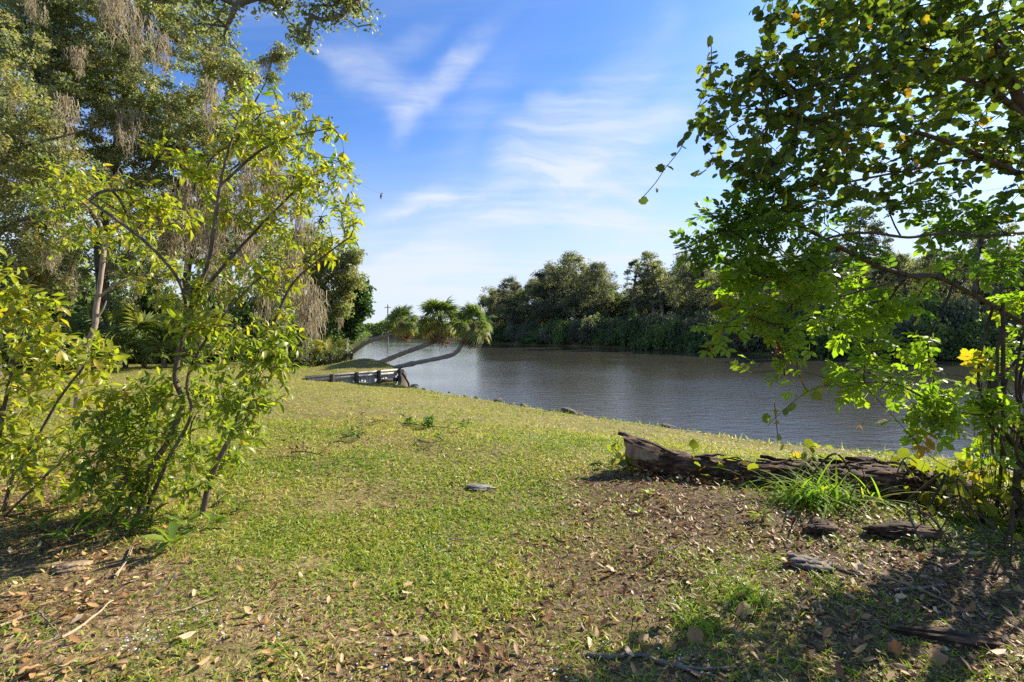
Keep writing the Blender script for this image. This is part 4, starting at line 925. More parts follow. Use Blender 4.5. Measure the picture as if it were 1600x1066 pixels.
for (u, v, d, L, wd) in ((275, 300, 24, 3.6, 2.3), (300, 290, 24, 4.2, 2.5), (335, 300, 24, 3.6, 2.4), (255, 310, 24, 3.4, 2.2), (360, 270, 24, 3, 2.2), (385, 230, 24, 3, 2), (410, 240, 24, 3.2, 2), (430, 270, 25, 3, 1.8), (320, 330, 24, 3.2, 2.2), (455, 390, 28, 4.2, 2.2), (470, 430, 29, 4, 2.4), (488, 450, 29, 3.8, 2.2), (440, 420, 28, 4, 2.2), (500, 470, 30, 2.6, 1.8), (375, 360, 25, 3.2, 2.2), (345, 400, 25, 2.6, 2), (405, 420, 27, 3.2, 2), (470, 330, 27, 2.6, 1.7), (210, 330, 23, 2.6, 2), (195, 170, 22, 2.2, 1.6), (180, 270, 22, 2.4, 1.8), (90, 150, 19, 1.8, 1.5), (330, 130, 21, 2, 1.6)):
    hang_moss(PX(u, v, d - 3.2), L * 1.15, wd * 1.25, 'long grey curtain of spanish moss hanging behind the tall shrub', 'long moss curtains behind the tall shrub')

# understory at the edge of the wood: fan palms, bushes
def palmetto(u, d, size, label, nf=13, h=0.0, seed=0, tint=.75, group='fan palmettos under the oaks'):
    r = np.random.default_rng(seed); b = base(u, d); t = thing('palmetto', b, label, 'palmetto', group)
    V, F = tube([b - (0, 0, .2), b + (0.03, 0, h * .5), b + (0, 0, h + .12)], [.12, .11, .09], 8, rough=.15); part_np('stem', V, F, PALMD, t)
    for i in range(nf):
        a = r.uniform(0, 6.28); el = r.uniform(.05, 1.3); ax = np.array([math.cos(a) * math.cos(el), math.sin(a) * math.cos(el), math.sin(el)])
        leaf_objects('frond', 'frond', FROND, PALMG, t, (b + (0, 0, h))[None], ax[None], norm(np.cross(np.cross(ax, (0, 0, 1)), ax) + r.normal(0, .2, 3))[None], np.array([size * r.uniform(.8, 1.15)]), np.array([np.clip(tint + r.normal(0, .14), 0, 1)]))
PL = 'shaded fan palmetto under the moss hung oaks'
for k, (u, d, s, h) in enumerate(((195, 21.5, .85, .5), (225, 22, .95, 1.2), (255, 21.5, .8, .3), (170, 23, .9, 1.6), (305, 22, .85, 1.1), (60, 19, .9, .5), (20, 18, .85, .9), (120, 22, .9, .8), (345, 25, .9, .5), (15, 22, .9, 1.8), (430, 28, .9, .8))):
    palmetto(u, d, s, PL, 13, h, 100 + k)
palmetto(312, 21, .8, 'pale drooping cabbage palm with a skirt of dead leaves in the wood', 18, 1.9, 130, .5, None)
palmetto(516, 25.8, .62, 'small palm with a brown stem at the end of the mound', 13, .9, 131, .5, None)
for k, (u, d, w, h, kd) in enumerate(((20, 20, 2.2, 2.2, 0), (80, 22, 2.4, 2.4, 0), (140, 25, 2.6, 2.8, 0), (200, 26, 2.4, 2.2, 0), (260, 27, 2.6, 3.0, 0), (320, 27, 2.4, 2.6, 0), (370, 28, 2.4, 3.4, 0), (415, 30, 2.2, 2.6, 2), (455, 32, 2.0, 2.4, 0), (490, 33, 2.0, 2.8, 1), (-60, 20, 3, 4, 0), (-120, 22, 3, 4, 0), (230, 31, 3.4, 5, 0), (120, 32, 3.6, 6, 0), (30, 30, 4, 7, 0), (330, 34, 3.4, 6, 0), (410, 36, 3, 6, 0), (-60, 28, 4, 6, 0))):
    b = base(u, d); bush(b[0], d, w, h, kd, 'dense shaded bush in the undergrowth beneath the oaks', 'undergrowth bushes beneath the oaks', name='undergrowth_bush')
BUSHS = bush_mesh(15, leaf_mat('pale_bush_leaf', [(0, (.12, .13, .05)), (1, (.20, .23, .09))], .35, .5, .3, (1.3, 1.35, .6)), .2)
for u, d, w, h, lab in ((508, 27.5, .95, 1.7, 'pale grey green bush at the end of the mound'), (533, 27, .75, 1.35, 'yellowish bush growing by the palm stem on the mound'), (480, 26.5, 1.0, 1.3, 'low olive bush under the moss at the mound')):
    b = base(u, d); t = bush(b[0], d, w, h, 0, lab, None, name='mound_bush'); t.children[0].data = BUSHS

# ------------------------------------------------------------------ near shrubs
SHRUBLEAF = leaf_mat('shrub_leaf', [(0, (.40, .29, .03)), (.14, (.34, .33, .035)), (.45, (.22, .27, .032)), (.75, (.13, .20, .032)), (1, (.07, .13, .03))], .5, .38, .45, (1.55, 1.7, .5), objvar=.08)
STEM_M = bark_mat('shrub_stem', (.055, .042, .032), (.20, .155, .115), 30, .25, .6)
PALESTEM = bark_mat('pale_stem', (.17, .125, .09), (.38, .30, .23), 22, .3, .5)
BERRY = leaf_mat('dark_berry', [(0, (.018, .008, .018)), (1, (.05, .02, .035))], 0, .3, .5)
REDBERRY = leaf_mat('red_berry', [(0, (.22, .02, .02)), (1, (.38, .05, .03))], 0, .35, .5)
shrub_tpls = [leaf_tpl(.32, 3, .28, .25, .42, .10, .012, s) for s in (1, 2)] + [leaf_tpl(.38, 3, .22, .36, .45, .10, .02, 3), leaf_tpl(.28, 3, .4, .15, .42, .12, .01, 4)]
def tip_leaves(sk, per, back, size, up=.35, droop=.15, spread=1.0):
    """leaves set alternately along the last stretch of each twig"""
    tips = np.array(sk.tips); pos, ax, nr = [], [], []
    for t in tips:
        p = sk.P[t]; d = sk.D[t]; s = norm(np.cross(d, rng.normal(size=3)))
        b = np.cross(d, s); k = max(2, rng.poisson(per))
        for j in range(k):
            a = j * 2.4 + rng.uniform(-.4, .4); side = np.cos(a) * s + np.sin(a) * b; q = j / max(1, k - 1)
            A = norm(d * rng.uniform(.25, .9) + side * spread + np.array([0, 0, -droop]) + rng.normal(0, .2, 3))
            pos.append(p - d * back * (1 - q) * rng.uniform(.6, 1.1)); ax.append(A)
            nr.append(norm(np.array([0, 0, 1]) * (1 - up) + d * up + rng.normal(0, .35, 3)))
    n = len(pos)
    return np.array(pos), np.array(ax), np.array(nr), size * rng.uniform(.55, 1.2, n)
def berries(root, spots, mat, n, r0, spread, name='berry_cluster', near=None):
    s = np.array([(0, 0, 1), (.94, 0, .33), (-.47, .82, .33), (-.47, -.82, .33), (.47, .82, -.33), (-.94, 0, -.33), (.47, -.82, -.33), (0, 0, -1)], float)
    f = np.array([(0, 1, 2), (0, 2, 3), (0, 3, 1), (1, 4, 2), (2, 5, 3), (3, 6, 1), (2, 4, 5), (3, 5, 6), (1, 6, 4), (4, 7, 5), (5, 7, 6), (6, 7, 4)])
    sp_ = np.array([np.array(p, float) for p in spots])
    for p in sp_:
        if near is not None: p = near[np.argmin(np.linalg.norm(near - p, axis=1))] - np.array([0, 0, spread * .5])
        Vs = [], []
        c = np.array(p) + rng.normal(0, spread, (n, 3)); V, F = scatter((s, f), c, norm(rng.normal(size=(n, 3))), norm(rng.normal(size=(n, 3))), np.full(n, r0) * rng.uniform(.7, 1.2, n))
        part_np(name, V, F, mat, root, np.repeat(rng.uniform(0, 1, n), 12), smooth=True)

# tall shrub: two main stems and many side stems
gb = GND(215, 806); gb2 = GND(312, 806)
sa = thing('tall_shrub', gb, 'tall open shrub with yellow green leaves and dark crooked stems on the lawn', 'shrub')
sk = Skel()
d0, d1 = gb[1], gb2[1]
sk.chain([gb - (0, 0, .1), PX(232, 740, d0), PX(262, 690, d0 + .05), PX(285, 630, d0 + .1), PX(274, 585, d0 + .1), PX(298, 480, d0), PX(325, 410, d0 - .1), PX(338, 330, d0 - .1), PX(350, 260, d0 - .1), PX(372, 190, d0 - .1)], .06, .027, .007)
sk.chain([PX(298, 480, d0), PX(350, 415, d0 + .15), PX(420, 340, d0 + .25), PX(470, 290, d0 + .3), PX(520, 250, d0 + .35)], .06, .017, .005, 'near')
sk.chain([PX(292, 490, d0), PX(280, 440, d0 - .2), PX(235, 385, d0 - .3), PX(170, 335, d0 - .35), PX(120, 300, d0 - .35)], .06, .012, .004, 'near')
sk.chain([PX(345, 290, d0 - .1), PX(400, 240, d0), PX(450, 215, d0), PX(520, 200, d0)], .06, .012, .004, 'near')
sk.chain([gb2 - (0, 0, .1), PX(332, 740, d1), PX(362, 680, d1), PX(382, 620, d1 + .05), PX(400, 560, d1 + .1), PX(430, 500, d1 + .15), PX(460, 440, d1 + .15), PX(520, 390, d1 + .1), PX(548, 370, d1 + .1)], .06, .026, .006)
sk.chain([GND(228, 800), PX(262, 720, d0 - .1), PX(298, 650, d0 - .1), PX(292, 600, d0 - .15), PX(310, 550, d0 - .1), PX(360, 480, d0 - .1), PX(410, 430, d0)], .06, .018, .005)
sk.chain([GND(200, 812), PX(195, 740, d0 - .1), PX(170, 690, d0 - .15), PX(150, 650, d0 - .2)], .06, .010, .004)
sk.chain([GND(283, 796), PX(296, 720, d0 + .2), PX(300, 660, d0 + .25), PX(330, 620, d0 + .3)], .06, .009, .004)
A = [(375, 160, 40), (430, 180, 45), (470, 215, 42), (415, 225, 50), (500, 205, 26), (525, 212, 12), (510, 270, 45), (545, 275, 22), (555, 325, 22), (530, 330, 40), (470, 310, 50), (440, 270, 40), (380, 220, 30), (350, 200, 22), (330, 260, 34), (280, 250, 34), (245, 235, 22),
     (520, 380, 36), (550, 385, 14), (480, 390, 42), (430, 360, 42), (390, 300, 36), (340, 330, 36), (280, 330, 40), (220, 310, 40), (160, 300, 40), (110, 290, 34), (230, 370, 36), (180, 360, 34), (330, 430, 40), (390, 440, 42), (440, 440, 36), (460, 480, 22), (300, 500, 40), (260, 470, 34), (250, 420, 34),
     (395, 540, 46), (430, 560, 34), (450, 520, 22), (350, 560, 46), (395, 600, 46), (425, 620, 28), (380, 660, 44), (330, 640, 46), (280, 610, 50), (230, 610, 40), (230, 670, 52), (180, 660, 50), (290, 700, 52), (350, 710, 34), (200, 730, 52), (150, 720, 44), (250, 750, 40), (140, 770, 36), (190, 770, 36), (300, 760, 26), (320, 530, 40)]
w_low = lambda v: .85 if v > 650 else .62 if v > 520 else .66
blobs = [(u, v, r, d0 + (.25 if v < 500 else .0) + random.uniform(-.25, .25), w_low(v)) for u, v, r in A]
T = blob_points(blobs, 1300, dvar=1.3); T = T[T[:, 2] > H(T[:, 0], T[:, 1]) + .08]
sk.grow(T, .07, .07, .02); sk.radii(.0022, .023)
wood(sa, sk, STEM_M, 26, 8, 6, 4, 'stem', 5, rough=.06)
pos, ax, nr, sz = tip_leaves(sk, 5.6, .14, .106, .3, .2)
v_ = CV - (pos[:, 2] - CAMZ) / pos[:, 1] * FPX
tt = np.clip(np.where(v_ < 520, .28, .46) + rng.normal(0, .18, len(pos)), 0, 1); sz = sz * np.where(v_ < 500, .86, .95)
leaves_on(sa, 'leaf', 'shrub', shrub_tpls, SHRUBLEAF, pos, ax, nr, sz, tt, 300)
berries(sa, [PX(415, 165, d0), PX(398, 190, d0), PX(470, 190, d0 + .2), PX(520, 180, d0 + .2), PX(535, 210, d0 + .3), PX(540, 215, d0 + .3), PX(520, 245, d0 + .3), PX(490, 235, d0), PX(540, 275, d0 + .2), PX(520, 290, d0 + .2), PX(500, 350, d0 + .1)], BERRY, 16, .009, .022, near=sk.P[np.array(sk.tips)])

# yellow-green shrub at the frame edge
gl = GND(2, 800)
sb = thing('spreading_shrub', gl, 'spreading bright yellow green shrub leaning in beside the tall shrub', 'shrub'); d2 = gl[1]
sk = Skel()
sk.chain([gl - (0, 0, .1), PX(22, 740, d2), PX(60, 680, d2), PX(95, 620, d2), PX(130, 575, d2)], .06, .016, .006)
sk.chain([GND(-12, 800), PX(-4, 700, d2), PX(10, 620, d2), PX(30, 540, d2), PX(50, 470, d2)], .06, .016, .006)
sk.chain([GND(-40, 790), PX(-40, 650, d2), PX(-50, 540, d2), PX(-60, 440, d2)], .06, .018, .006)
sk.chain([GND(8, 806), PX(70, 745, d2 - .1), PX(120, 700, d2 - .15)], .06, .009, .004)
B = [(40, 470, 34), (80, 490, 36), (110, 520, 30), (40, 520, 44), (130, 555, 36), (70, 560, 44), (20, 590, 44), (100, 600, 44), (165, 575, 30), (185, 610, 36), (60, 640, 48), (140, 640, 40), (10, 660, 46), (95, 690, 40), (30, 710, 36), (150, 530, 20), (0, 450, 30), (20, 740, 36), (70, 750, 34), (115, 735, 30), (60, 705, 36), (-30, 720, 50), (-60, 500, 70), (-80, 620, 80), (-60, 420, 60), (20, 430, 20)]
T = blob_points([(u, v, r, d2 + random.uniform(-.2, .3)) for u, v, r in B], 480, dvar=1.3); T = T[T[:, 2] > H(T[:, 0], T[:, 1]) + .1]
sk.grow(T, .07, .06, .02); sk.radii(.0022, .02); wood(sb, sk, STEM_M, 14, 7, 5, 4, 'stem', 3, rough=.06)
pos, ax, nr, sz = tip_leaves(sk, 5.4, .15, .115, .3, .1)
leaves_on(sb, 'leaf', 'shrub', shrub_tpls, SHRUBLEAF, pos, ax, nr, sz, np.clip(.24 + rng.normal(0, .15, len(pos)), 0, 1), 300)

# slim sapling with a pale forked trunk
gs = GND(118, 640); d3 = gs[1]
sc_ = thing('pale_sapling', gs, 'slim sapling with a pale forked trunk behind the shrubs', 'tree')
sk = Skel()
sk.chain([gs - (0, 0, .1), PX(130, 560, d3), PX(148, 510, d3), PX(150, 485, d3), PX(158, 430, d3), PX(162, 380, d3), PX(152, 340, d3), PX(128, 315, d3)], .1, .055, .018)
sk.chain([PX(154, 465, d3), PX(180, 445, d3), PX(205, 436, d3), PX(236, 426, d3)], .1, .030, .012, 'near')
sk.chain([PX(148, 500, d3), PX(160, 485, d3), PX(166, 470, d3)], .1, .02, .01, 'near')
sk.chain([PX(162, 390, d3), PX(190, 350, d3), PX(230, 330, d3)], .1, .016, .008, 'near')
T = blob_points([(120, 300, 40, d3), (80, 320, 40, d3), (170, 310, 36, d3), (230, 340, 44, d3), (200, 380, 40, d3), (140, 360, 40, d3), (250, 400, 34, d3), (100, 380, 40, d3), (60, 280, 40, d3), (220, 430, 30, d3)], 190, dvar=1)
sk.grow(T, .12, .06, .02); sk.radii(.004, .05); wood(sc_, sk, PALESTEM, 6, 8, 6, 4, rough=.06)
pos, ax, nr, sz = tip_leaves(sk, 6, .25, .14, .3, .1)
leaves_on(sc_, 'leaf', 'shrub', shrub_tpls, SHRUBLEAF, pos, ax, nr, sz, np.clip(.42 + rng.normal(0, .16, len(pos)), 0, 1), 120)

# low plants under the tall shrub
def low_plant(u, v, n, size, label, tpls=shrub_tpls, tint=.7, lo=.1, hi=.9, group=None, name='low_plant', mat=None, key='shrub', stem=True, jit=.10):
    c = GND(u, v); t = thing(name, c, label, 'plant', group)
    dirs = randdir(n, lo, hi); h = rng.uniform(.3, 1, n) * size * .7
    pos = c + np.stack([dirs[:, 0] * h * .3, dirs[:, 1] * h * .3, h * .6 + .01], 1)
    leaf_objects('leaf', key, tpls, mat or SHRUBLEAF, t, pos, dirs, norm(np.cross(np.cross(dirs, (0, 0, 1)), dirs) + rng.normal(0, .2, (n, 3))), size * rng.uniform(.6, 1.15, n), np.clip(tint + rng.normal(0, jit, n), 0, 1))
    if stem:
        V, F = tubes([([c - (0, 0, .02), p], [.003, .0018]) for p in pos], 3); part_np('stalks', V, F, STEM_M, t)
    return t
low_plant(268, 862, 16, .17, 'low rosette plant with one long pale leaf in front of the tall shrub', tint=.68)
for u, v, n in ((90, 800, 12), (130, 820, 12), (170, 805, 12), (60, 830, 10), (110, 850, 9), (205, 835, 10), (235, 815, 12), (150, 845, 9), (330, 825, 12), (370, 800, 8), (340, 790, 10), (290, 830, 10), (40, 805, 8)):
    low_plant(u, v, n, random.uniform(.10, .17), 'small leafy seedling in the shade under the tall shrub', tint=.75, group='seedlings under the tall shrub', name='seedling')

# ------------------------------------------------------------------ the tree on the other side, with a vine over its crown
def DU(u): return float(np.interp(u, [1000, 1200, 1350, 1500, 1600, 1700], [2.7, 2.85, 3.1, 3.5, 3.9, 4.05]))   # the crown leans out towards the eye
def PT(u, v): return PX(u, v, DU(u))
PEPPER = leaf_mat('pinnate_leaf', [(0, (.36, .21, .03)), (.08, (.30, .29, .03)), (.35, (.22, .30, .03)), (.7, (.12, .20, .028)), (1, (.055, .11, .025))], .55, .5, .22, (1.55, 1.75, .45), objvar=.06)
VINELEAF = leaf_mat('vine_leaf', [(0, (.28, .15, .03)), (.12, (.36, .27, .02)), (.3, (.24, .25, .035)), (.6, (.12, .165, .034)), (1, (.06, .095, .028))], .48, .5, .22, (1.5, 1.6, .45), objvar=.08)
VSTEM = bark_mat('vine_stem', (.03, .022, .016), (.11, .08, .055), 24, .3, .6)
pep_tpls = [pinnate_tpl(3, .52, 1), pinnate_tpl(3, .48, 2), pinnate_tpl(2, .56, 3), pinnate_tpl(4, .46, 4)]
vine_tpls = [lobed_tpl(1, 5, .16), lobed_tpl(2, 4, .10), lobed_tpl(3, 5, .22), leaf_tpl(.9, 2, .2, .2, .36, seed=8)]
gr = np.array([4.42, 4.0, g0(4.42, 4.0)])
pt = thing('pinnate_tree', gr, 'leafy tree with bright compound leaves and dark stems reaching over the log', 'tree')
sk = Skel()
dA = 4.0
sk.chain([gr - (0, 0, .1), gr + (.03, .05, .55), gr + (.28, .0, 1.0), PT(1660, 480), PT(1665, 330), PT(1600, 180), PT(1560, 60)], .10, .085, .03)
sk.chain([PT(1590, 700), PT(1545, 640), PT(1560, 590), PT(1620, 540)], .08, .022, .012, 'near')
sk.chain([PT(1650, 520), PT(1600, 505), PT(1520, 460), PT(1450, 430), PT(1380, 445), PT(1290, 470)], .08, .020, .007, 'near')
sk.chain([PT(1640, 360), PT(1540, 369), PT(1480, 364), PT(1420, 371), PT(1360, 364), PT(1310, 368), PT(1270, 380)], .08, .016, .007, 'near')
sk.chain([PT(1445, 437), PT(1370, 415), PT(1300, 380), PT(1240, 350), PT(1160, 340)], .08, .014, .006, 'near')
sk.chain([PT(1630, 290), PT(1500, 230), PT(1400, 200), PT(1280, 190), PT(1180, 170)], .08, .022, .007, 'near')
sk.chain([PT(1600, 180), PT(1500, 100), PT(1380, 60), PT(1260, 60)], .08, .018, .006, 'near')
sk.chain([PT(1490, 450), PT(1470, 490), PT(1450, 540), PT(1460, 600)], .08, .009, .004, 'near')
sk.chain([PT(1560, 650), PT(1480, 640), PT(1400, 600), PT(1340, 600)], .08, .011, .004, 'near')
sk.chain([PT(1300, 385), PT(1250, 460), PT(1200, 520), PT(1130, 530)], .08, .009, .004, 'near')
PB = [(1150, 335, 55), (1110, 375, 42), (1090, 395, 26), (1190, 370, 60), (1150, 420, 48), (1210, 430, 55), (1260, 400, 50), (1170, 480, 40), (1135, 510, 36), (1108, 530, 20), (1110, 545, 10), (1220, 490, 40), (1260, 470, 40), (1290, 500, 40), (1330, 490, 42), (1370, 480, 40), (1200, 555, 34), (1170, 580, 14), (1235, 560, 26), (1230, 590, 16),
      (1240, 520, 26), (1380, 545, 38), (1420, 540, 34), (1345, 580, 40), (1310, 600, 18), (1390, 590, 34), (1440, 570, 28), (1330, 430, 40), (1420, 480, 26), (1450, 620, 34), (1490, 640, 38), (1440, 650, 30), (1530, 630, 34), (1500, 590, 20), (1540, 600, 22), (1480, 670, 22), (1530, 680, 18), (1570, 650, 26), (1580, 700, 26), (1590, 620, 30), (1550, 560, 26), (1595, 540, 28), (1560, 720, 20), (1590, 760, 24),
      (1410, 320, 36), (1450, 310, 30), (1480, 345, 30), (1530, 330, 30), (1570, 350, 30), (1500, 400, 26), (1560, 420, 34), (1590, 470, 24), (1530, 470, 22), (1220, 320, 50), (1280, 330, 40), (1180, 290, 50), (1230, 260, 50), (1590, 400, 30), (1340, 380, 24), (1470, 440, 18)]
T = blob_points([(u, v, r * .74, DU(u) + random.uniform(-.3, .45)) for u, v, r in PB], 430, dvar=1.6); sk.grow(T, .09, .07, .03); sk.radii(.0022, .020)
wood(pt, sk, VSTEM, 22, 9, 6, 4, rough=.08)
pos, ax, nr, sz = tip_leaves(sk, 3.0, .14, .185, .15, .12)
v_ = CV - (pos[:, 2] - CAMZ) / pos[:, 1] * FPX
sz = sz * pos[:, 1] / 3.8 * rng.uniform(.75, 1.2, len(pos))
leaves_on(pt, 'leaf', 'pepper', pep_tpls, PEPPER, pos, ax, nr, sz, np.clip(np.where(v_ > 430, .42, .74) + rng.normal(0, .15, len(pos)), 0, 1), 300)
berries(pt, [PT(1088, 535), PT(1215, 508), PT(1230, 560), PT(1125, 462), PT(1200, 490)], REDBERRY, 26, .006, .018, near=sk.P[np.array(sk.tips)])

gv = np.array([4.35, 3.75, g0(4.35, 3.75)])
vn = thing('climbing_vine', gv, 'dark round leaved climbing vine smothering the upper crown of the compound leaved tree', 'vine')
sk = Skel()
sk.chain([gv - (0, 0, .1), gv + (-.05, .05, .7), gv + (.1, .1, 1.5), PT(1640, 260), PT(1560, 150), PT(1440, 110), PT(1320, 120), PT(1200, 160)], .10, .022, .008)
sk.chain([gv + (-.1, -.02, .0), gv + (-.25, .05, .6), gv + (.1, .0, 1.3), PT(1650, 330)], .08, .018, .01)
sk.chain([gv + (-.3, .1, .02), gv + (-.32, .1, .45), gv + (-.1, .1, .9), gv + (.15, 0, 1.4)], .08, .03, .012)
sk.chain([PT(1640, 260), PT(1520, 250), PT(1400, 270), PT(1300, 290)], .08, .008, .004, 'near')
sk.chain([PT(1560, 150), PT(1480, 40), PT(1360, 10), PT(1240, 20)], .08, .009, .004, 'near')
VB = [(1250, 40, 62), (1330, 50, 75), (1420, 50, 80), (1510, 50, 80), (1590, 70, 70), (1205, 100, 55), (1160, 120, 40), (1125, 140, 26), (1150, 190, 50), (1105, 190, 22), (1260, 140, 72), (1345, 150, 80), (1440, 140, 80), (1540, 150, 75), (1170, 250, 50), (1115, 260, 26), (1090, 230, 14), (1080, 200, 10), (1105, 110, 14), (1250, 230, 66), (1340, 240, 66), (1410, 220, 60),
      (1490, 220, 46), (1560, 240, 46), (1600, 190, 50), (1190, 20, 20), (1220, 0, 30), (1310, 300, 40), (1250, 300, 50), (1440, 290, 26), (1590, 300, 32), (1500, 290, 24), (1580, 330, 22), (1350, -40, 80), (1500, -40, 90), (1640, 60, 80), (1680, 200, 90), (1380, 300, 30), (1430, 60, 60), (1540, 90, 70)]
T = blob_points([(u, v, r, DU(u) + random.uniform(-.4, .6)) for u, v, r in VB], 1450, dvar=2.2); sk.grow(T, .10, .08, .02); sk.radii(.0018, .024)
wood(vn, sk, VSTEM, 16, 7, 5, 3, 'stem', 3, rough=.1)
pos, ax, nr, sz = tip_leaves(sk, 4.2, .20, .078, .05, .55)
tt = np.clip(.72 + rng.normal(0, .18, len(pos)) - .5 * (rng.uniform(0, 1, len(pos)) < .06), 0, 1)
sz = sz * pos[:, 1] / 3.7
leaves_on(vn, 'leaf', 'vine', vine_tpls, VINELEAF, pos, ax, nr, sz, tt, 300)

# thin hanging tendrils of the vine, with small leaves
def tendril(pts, nl, size, label, name='vine_tendril', tint=.65, group=None):
    t = thing(name, pts[0], label, 'vine', group); q = resample(pts, .05)
    V, F = tube(q, np.full(len(q), .0022), 4); part_np('stem', V, F, VSTEM, t)
    if nl:
        i = np.linspace(1, len(q) - 1, nl).astype(int); size = size * .78; ax = norm(rng.normal(size=(nl, 3)) + np.array([0, 0, -.5]))
        leaf_objects('leaf', 'vine', vine_tpls, VINELEAF, t, q[i] + rng.normal(0, .012, (nl, 3)), ax, norm(rng.normal(size=(nl, 3)) + np.array([0, -.8, .2])), size * rng.uniform(.5, 1.2, nl), np.clip(tint + rng.normal(0, .12, nl), 0, 1))
    return t
tendril([PT(1125, 150), PT(1080, 200), PT(1062, 235), PT(1040, 262), PT(1025, 285), PT(1003, 310)], 12, .07, 'longest thin tendril with round leaves trailing from the crown into the sky')
tendril([PT(1110, 60), PT(1112, 90), PT(1106, 130), PT(1090, 170)], 10, .07, 'short leafy tendril beside the crown edge high against the sky')
tendril([PT(1300, 600), PT(1262, 612), PT(1225, 640), PT(1200, 665)], 9, .085, 'low leafy tendril hanging before the river water', tint=.42)
tendril([PT(1210, 630), PT(1213, 660), PT(1216, 690)], 5, .05, 'tiny upright tendril with brown leaves before the water', tint=.12)
tendril([PT(1240, 540), PT(1250, 590), PT(1262, 612)], 4, .06, 'thin stem with shrivelled brown leaves under the lowest leaf cluster', tint=.02)
tendril([PT(1560, 680), PT(1530, 700), PT(1500, 728)], 0, .05, 'bare straight twig slanting before the water by the trunk')
tendril([PT(1310, 560), PT(1395, 650), PT(1450, 710), PT(1490, 735)], 0, .05, 'long bare thread of vine slanting down across the river')

# dead leaves dangling on threads
THREAD = leaf_mat('thread', [(0, (.35, .33, .3)), (1, (.4, .4, .38))], 0, .8, .2)
def dangling(pts, label, size, tint):
    t = thing('dangling_leaf', pts[-1], label, 'dead leaf'); V, F = tube(resample(pts, .1), None if 0 else np.full(len(resample(pts, .1)), .0011), 3); part_np('thread', V, F, THREAD, t, 0)
    n = 3; leaf_objects('leaf', 'dead', dead_tpls, LITTER_M, t, np.repeat(np.array(pts[-1])[None], n, 0), norm(rng.normal(0, .5, (n, 3)) + np.array([.2, 0, -.6])), norm(rng.normal(size=(n, 3))), size * rng.uniform(.7, 1.1, n), np.full(n, tint))
dangling([PX(545, 275, 4.2), PX(570, 292, 4.2), PX(595, 303, 4.2)], 'curled dead leaf dangling on a thread in the sky beside the tall shrub', .05, .3)
dangling([PX(1380, 560, 3.8), PX(1362, 620, 3.8), PX(1344, 664, 3.8)], 'golden curled dead leaf dangling on a thread before the water', .05, .75)
dangling([PX(1420, 580, 3.8), PX(1390, 640, 3.8), PX(1378, 656, 3.8)], 'pale papery dead leaf dangling on a thread before the water', .045, 1.0)

# ------------------------------------------------------------------ the rotten log
m, n, l, o = new_mat('rotten_wood')
tcn = n.new('ShaderNodeTexCoord'); mp = n.new('ShaderNodeMapping'); l.new(tcn.outputs['Object'], mp.inputs['Vector']); mp.inputs['Scale'].default_value = (1.2, 7, 7)
nz = noise(n, l, mp.outputs[0], 5, 8, .7); nz2 = noise(n, l, tcn.outputs['Object'], 6, 4)
r1 = ramp(n, [(.28, (.02, .014, .010)), (.46, (.075, .05, .033)), (.60, (.20, .135, .09)), (.76, (.42, .31, .22))]); l.new(nz, r1.inputs[0])
r2 = ramp(n, [(.35, (.35, .33, .3)), (.65, (1.15, 1.05, .95))]); l.new(nz2, r2.inputs[0])
mm = n.new('ShaderNodeMix'); mm.data_type = 'RGBA'; mm.blend_type = 'MULTIPLY'; mm.inputs['Factor'].default_value = 1; l.new(r1.outputs[0], mm.inputs['A']); l.new(r2.outputs[0], mm.inputs['B'])
p = n.new('ShaderNodeBsdfPrincipled'); l.new(mm.outputs['Result'], p.inputs['Base Color']); p.inputs['Roughness'].default_value = .9; p.inputs['Specular IOR Level'].default_value = .2
b = n.new('ShaderNodeBump'); b.inputs['Strength'].default_value = .9; b.inputs['Distance'].default_value = .025; l.new(nz, b.inputs['Height']); l.new(b.outputs[0], p.inputs['Normal']); l.new(p.outputs[0], o.inputs[0])
ROT = m
PALEWOOD = bark_mat('pale_rotten_wood', (.13, .085, .05), (.36, .26, .15), 16, .3, .8)
lg = thing('rotten_log', (2.7, 5.0, g0(2.7, 5.0)), 'long rotten log with dark cracked bark and a pale split end lying on mulch', 'log')
axis_pts = resample([(1.30, 5.36, .23), (1.52, 5.24, .15), (1.85, 5.10, .09), (2.2, 5.02, .06), (2.65, 4.86, .06), (3.1, 4.76, .07), (3.6, 4.72, .05), (4.15, 4.72, .01), (4.5, 4.75, -.04)], .025)
nl = len(axis_pts); K = 44
Tn = norm(np.gradient(axis_pts, axis=0)); sideV = norm(np.cross(Tn, (0, 0, 1))); upV = np.cross(sideV, Tn)
aa = np.arange(K) * 2 * math.pi / K; tt_ = np.linspace(0, 1, nl)
base_r = np.interp(tt_, [0, .05, .2, .35, .5, .7, .85, 1], [.155, .165, .145, .15, .19, .20, .17, .10])
Nn = fbm(tt_[:, None] * 9 + np.zeros((1, K)), np.cos(aa)[None] * 2.2 + np.sin(aa)[None] * 3.7 + 9, 81, 4)
groove = fbm(tt_[:, None] * 5 + np.zeros((1, K)), aa[None] * 4.5, 83, 3)
rad = base_r[:, None] * (.72 + .42 * Nn + .34 * (groove - .5) + .12 * (vnoise(tt_[:, None] * 70, aa[None] * 3, 85) - .5))
wide = np.interp(tt_, [0, .35, .5, .62, .85, 1], [1, 1, 1.5, 2.0, 1.9, 1.3])
P3 = axis_pts[:, None] + rad[..., None] * (wide[:, None, None] * np.cos(aa)[None, :, None] * sideV[:, None] + np.sin(aa)[None, :, None] * .92 * upV[:, None])
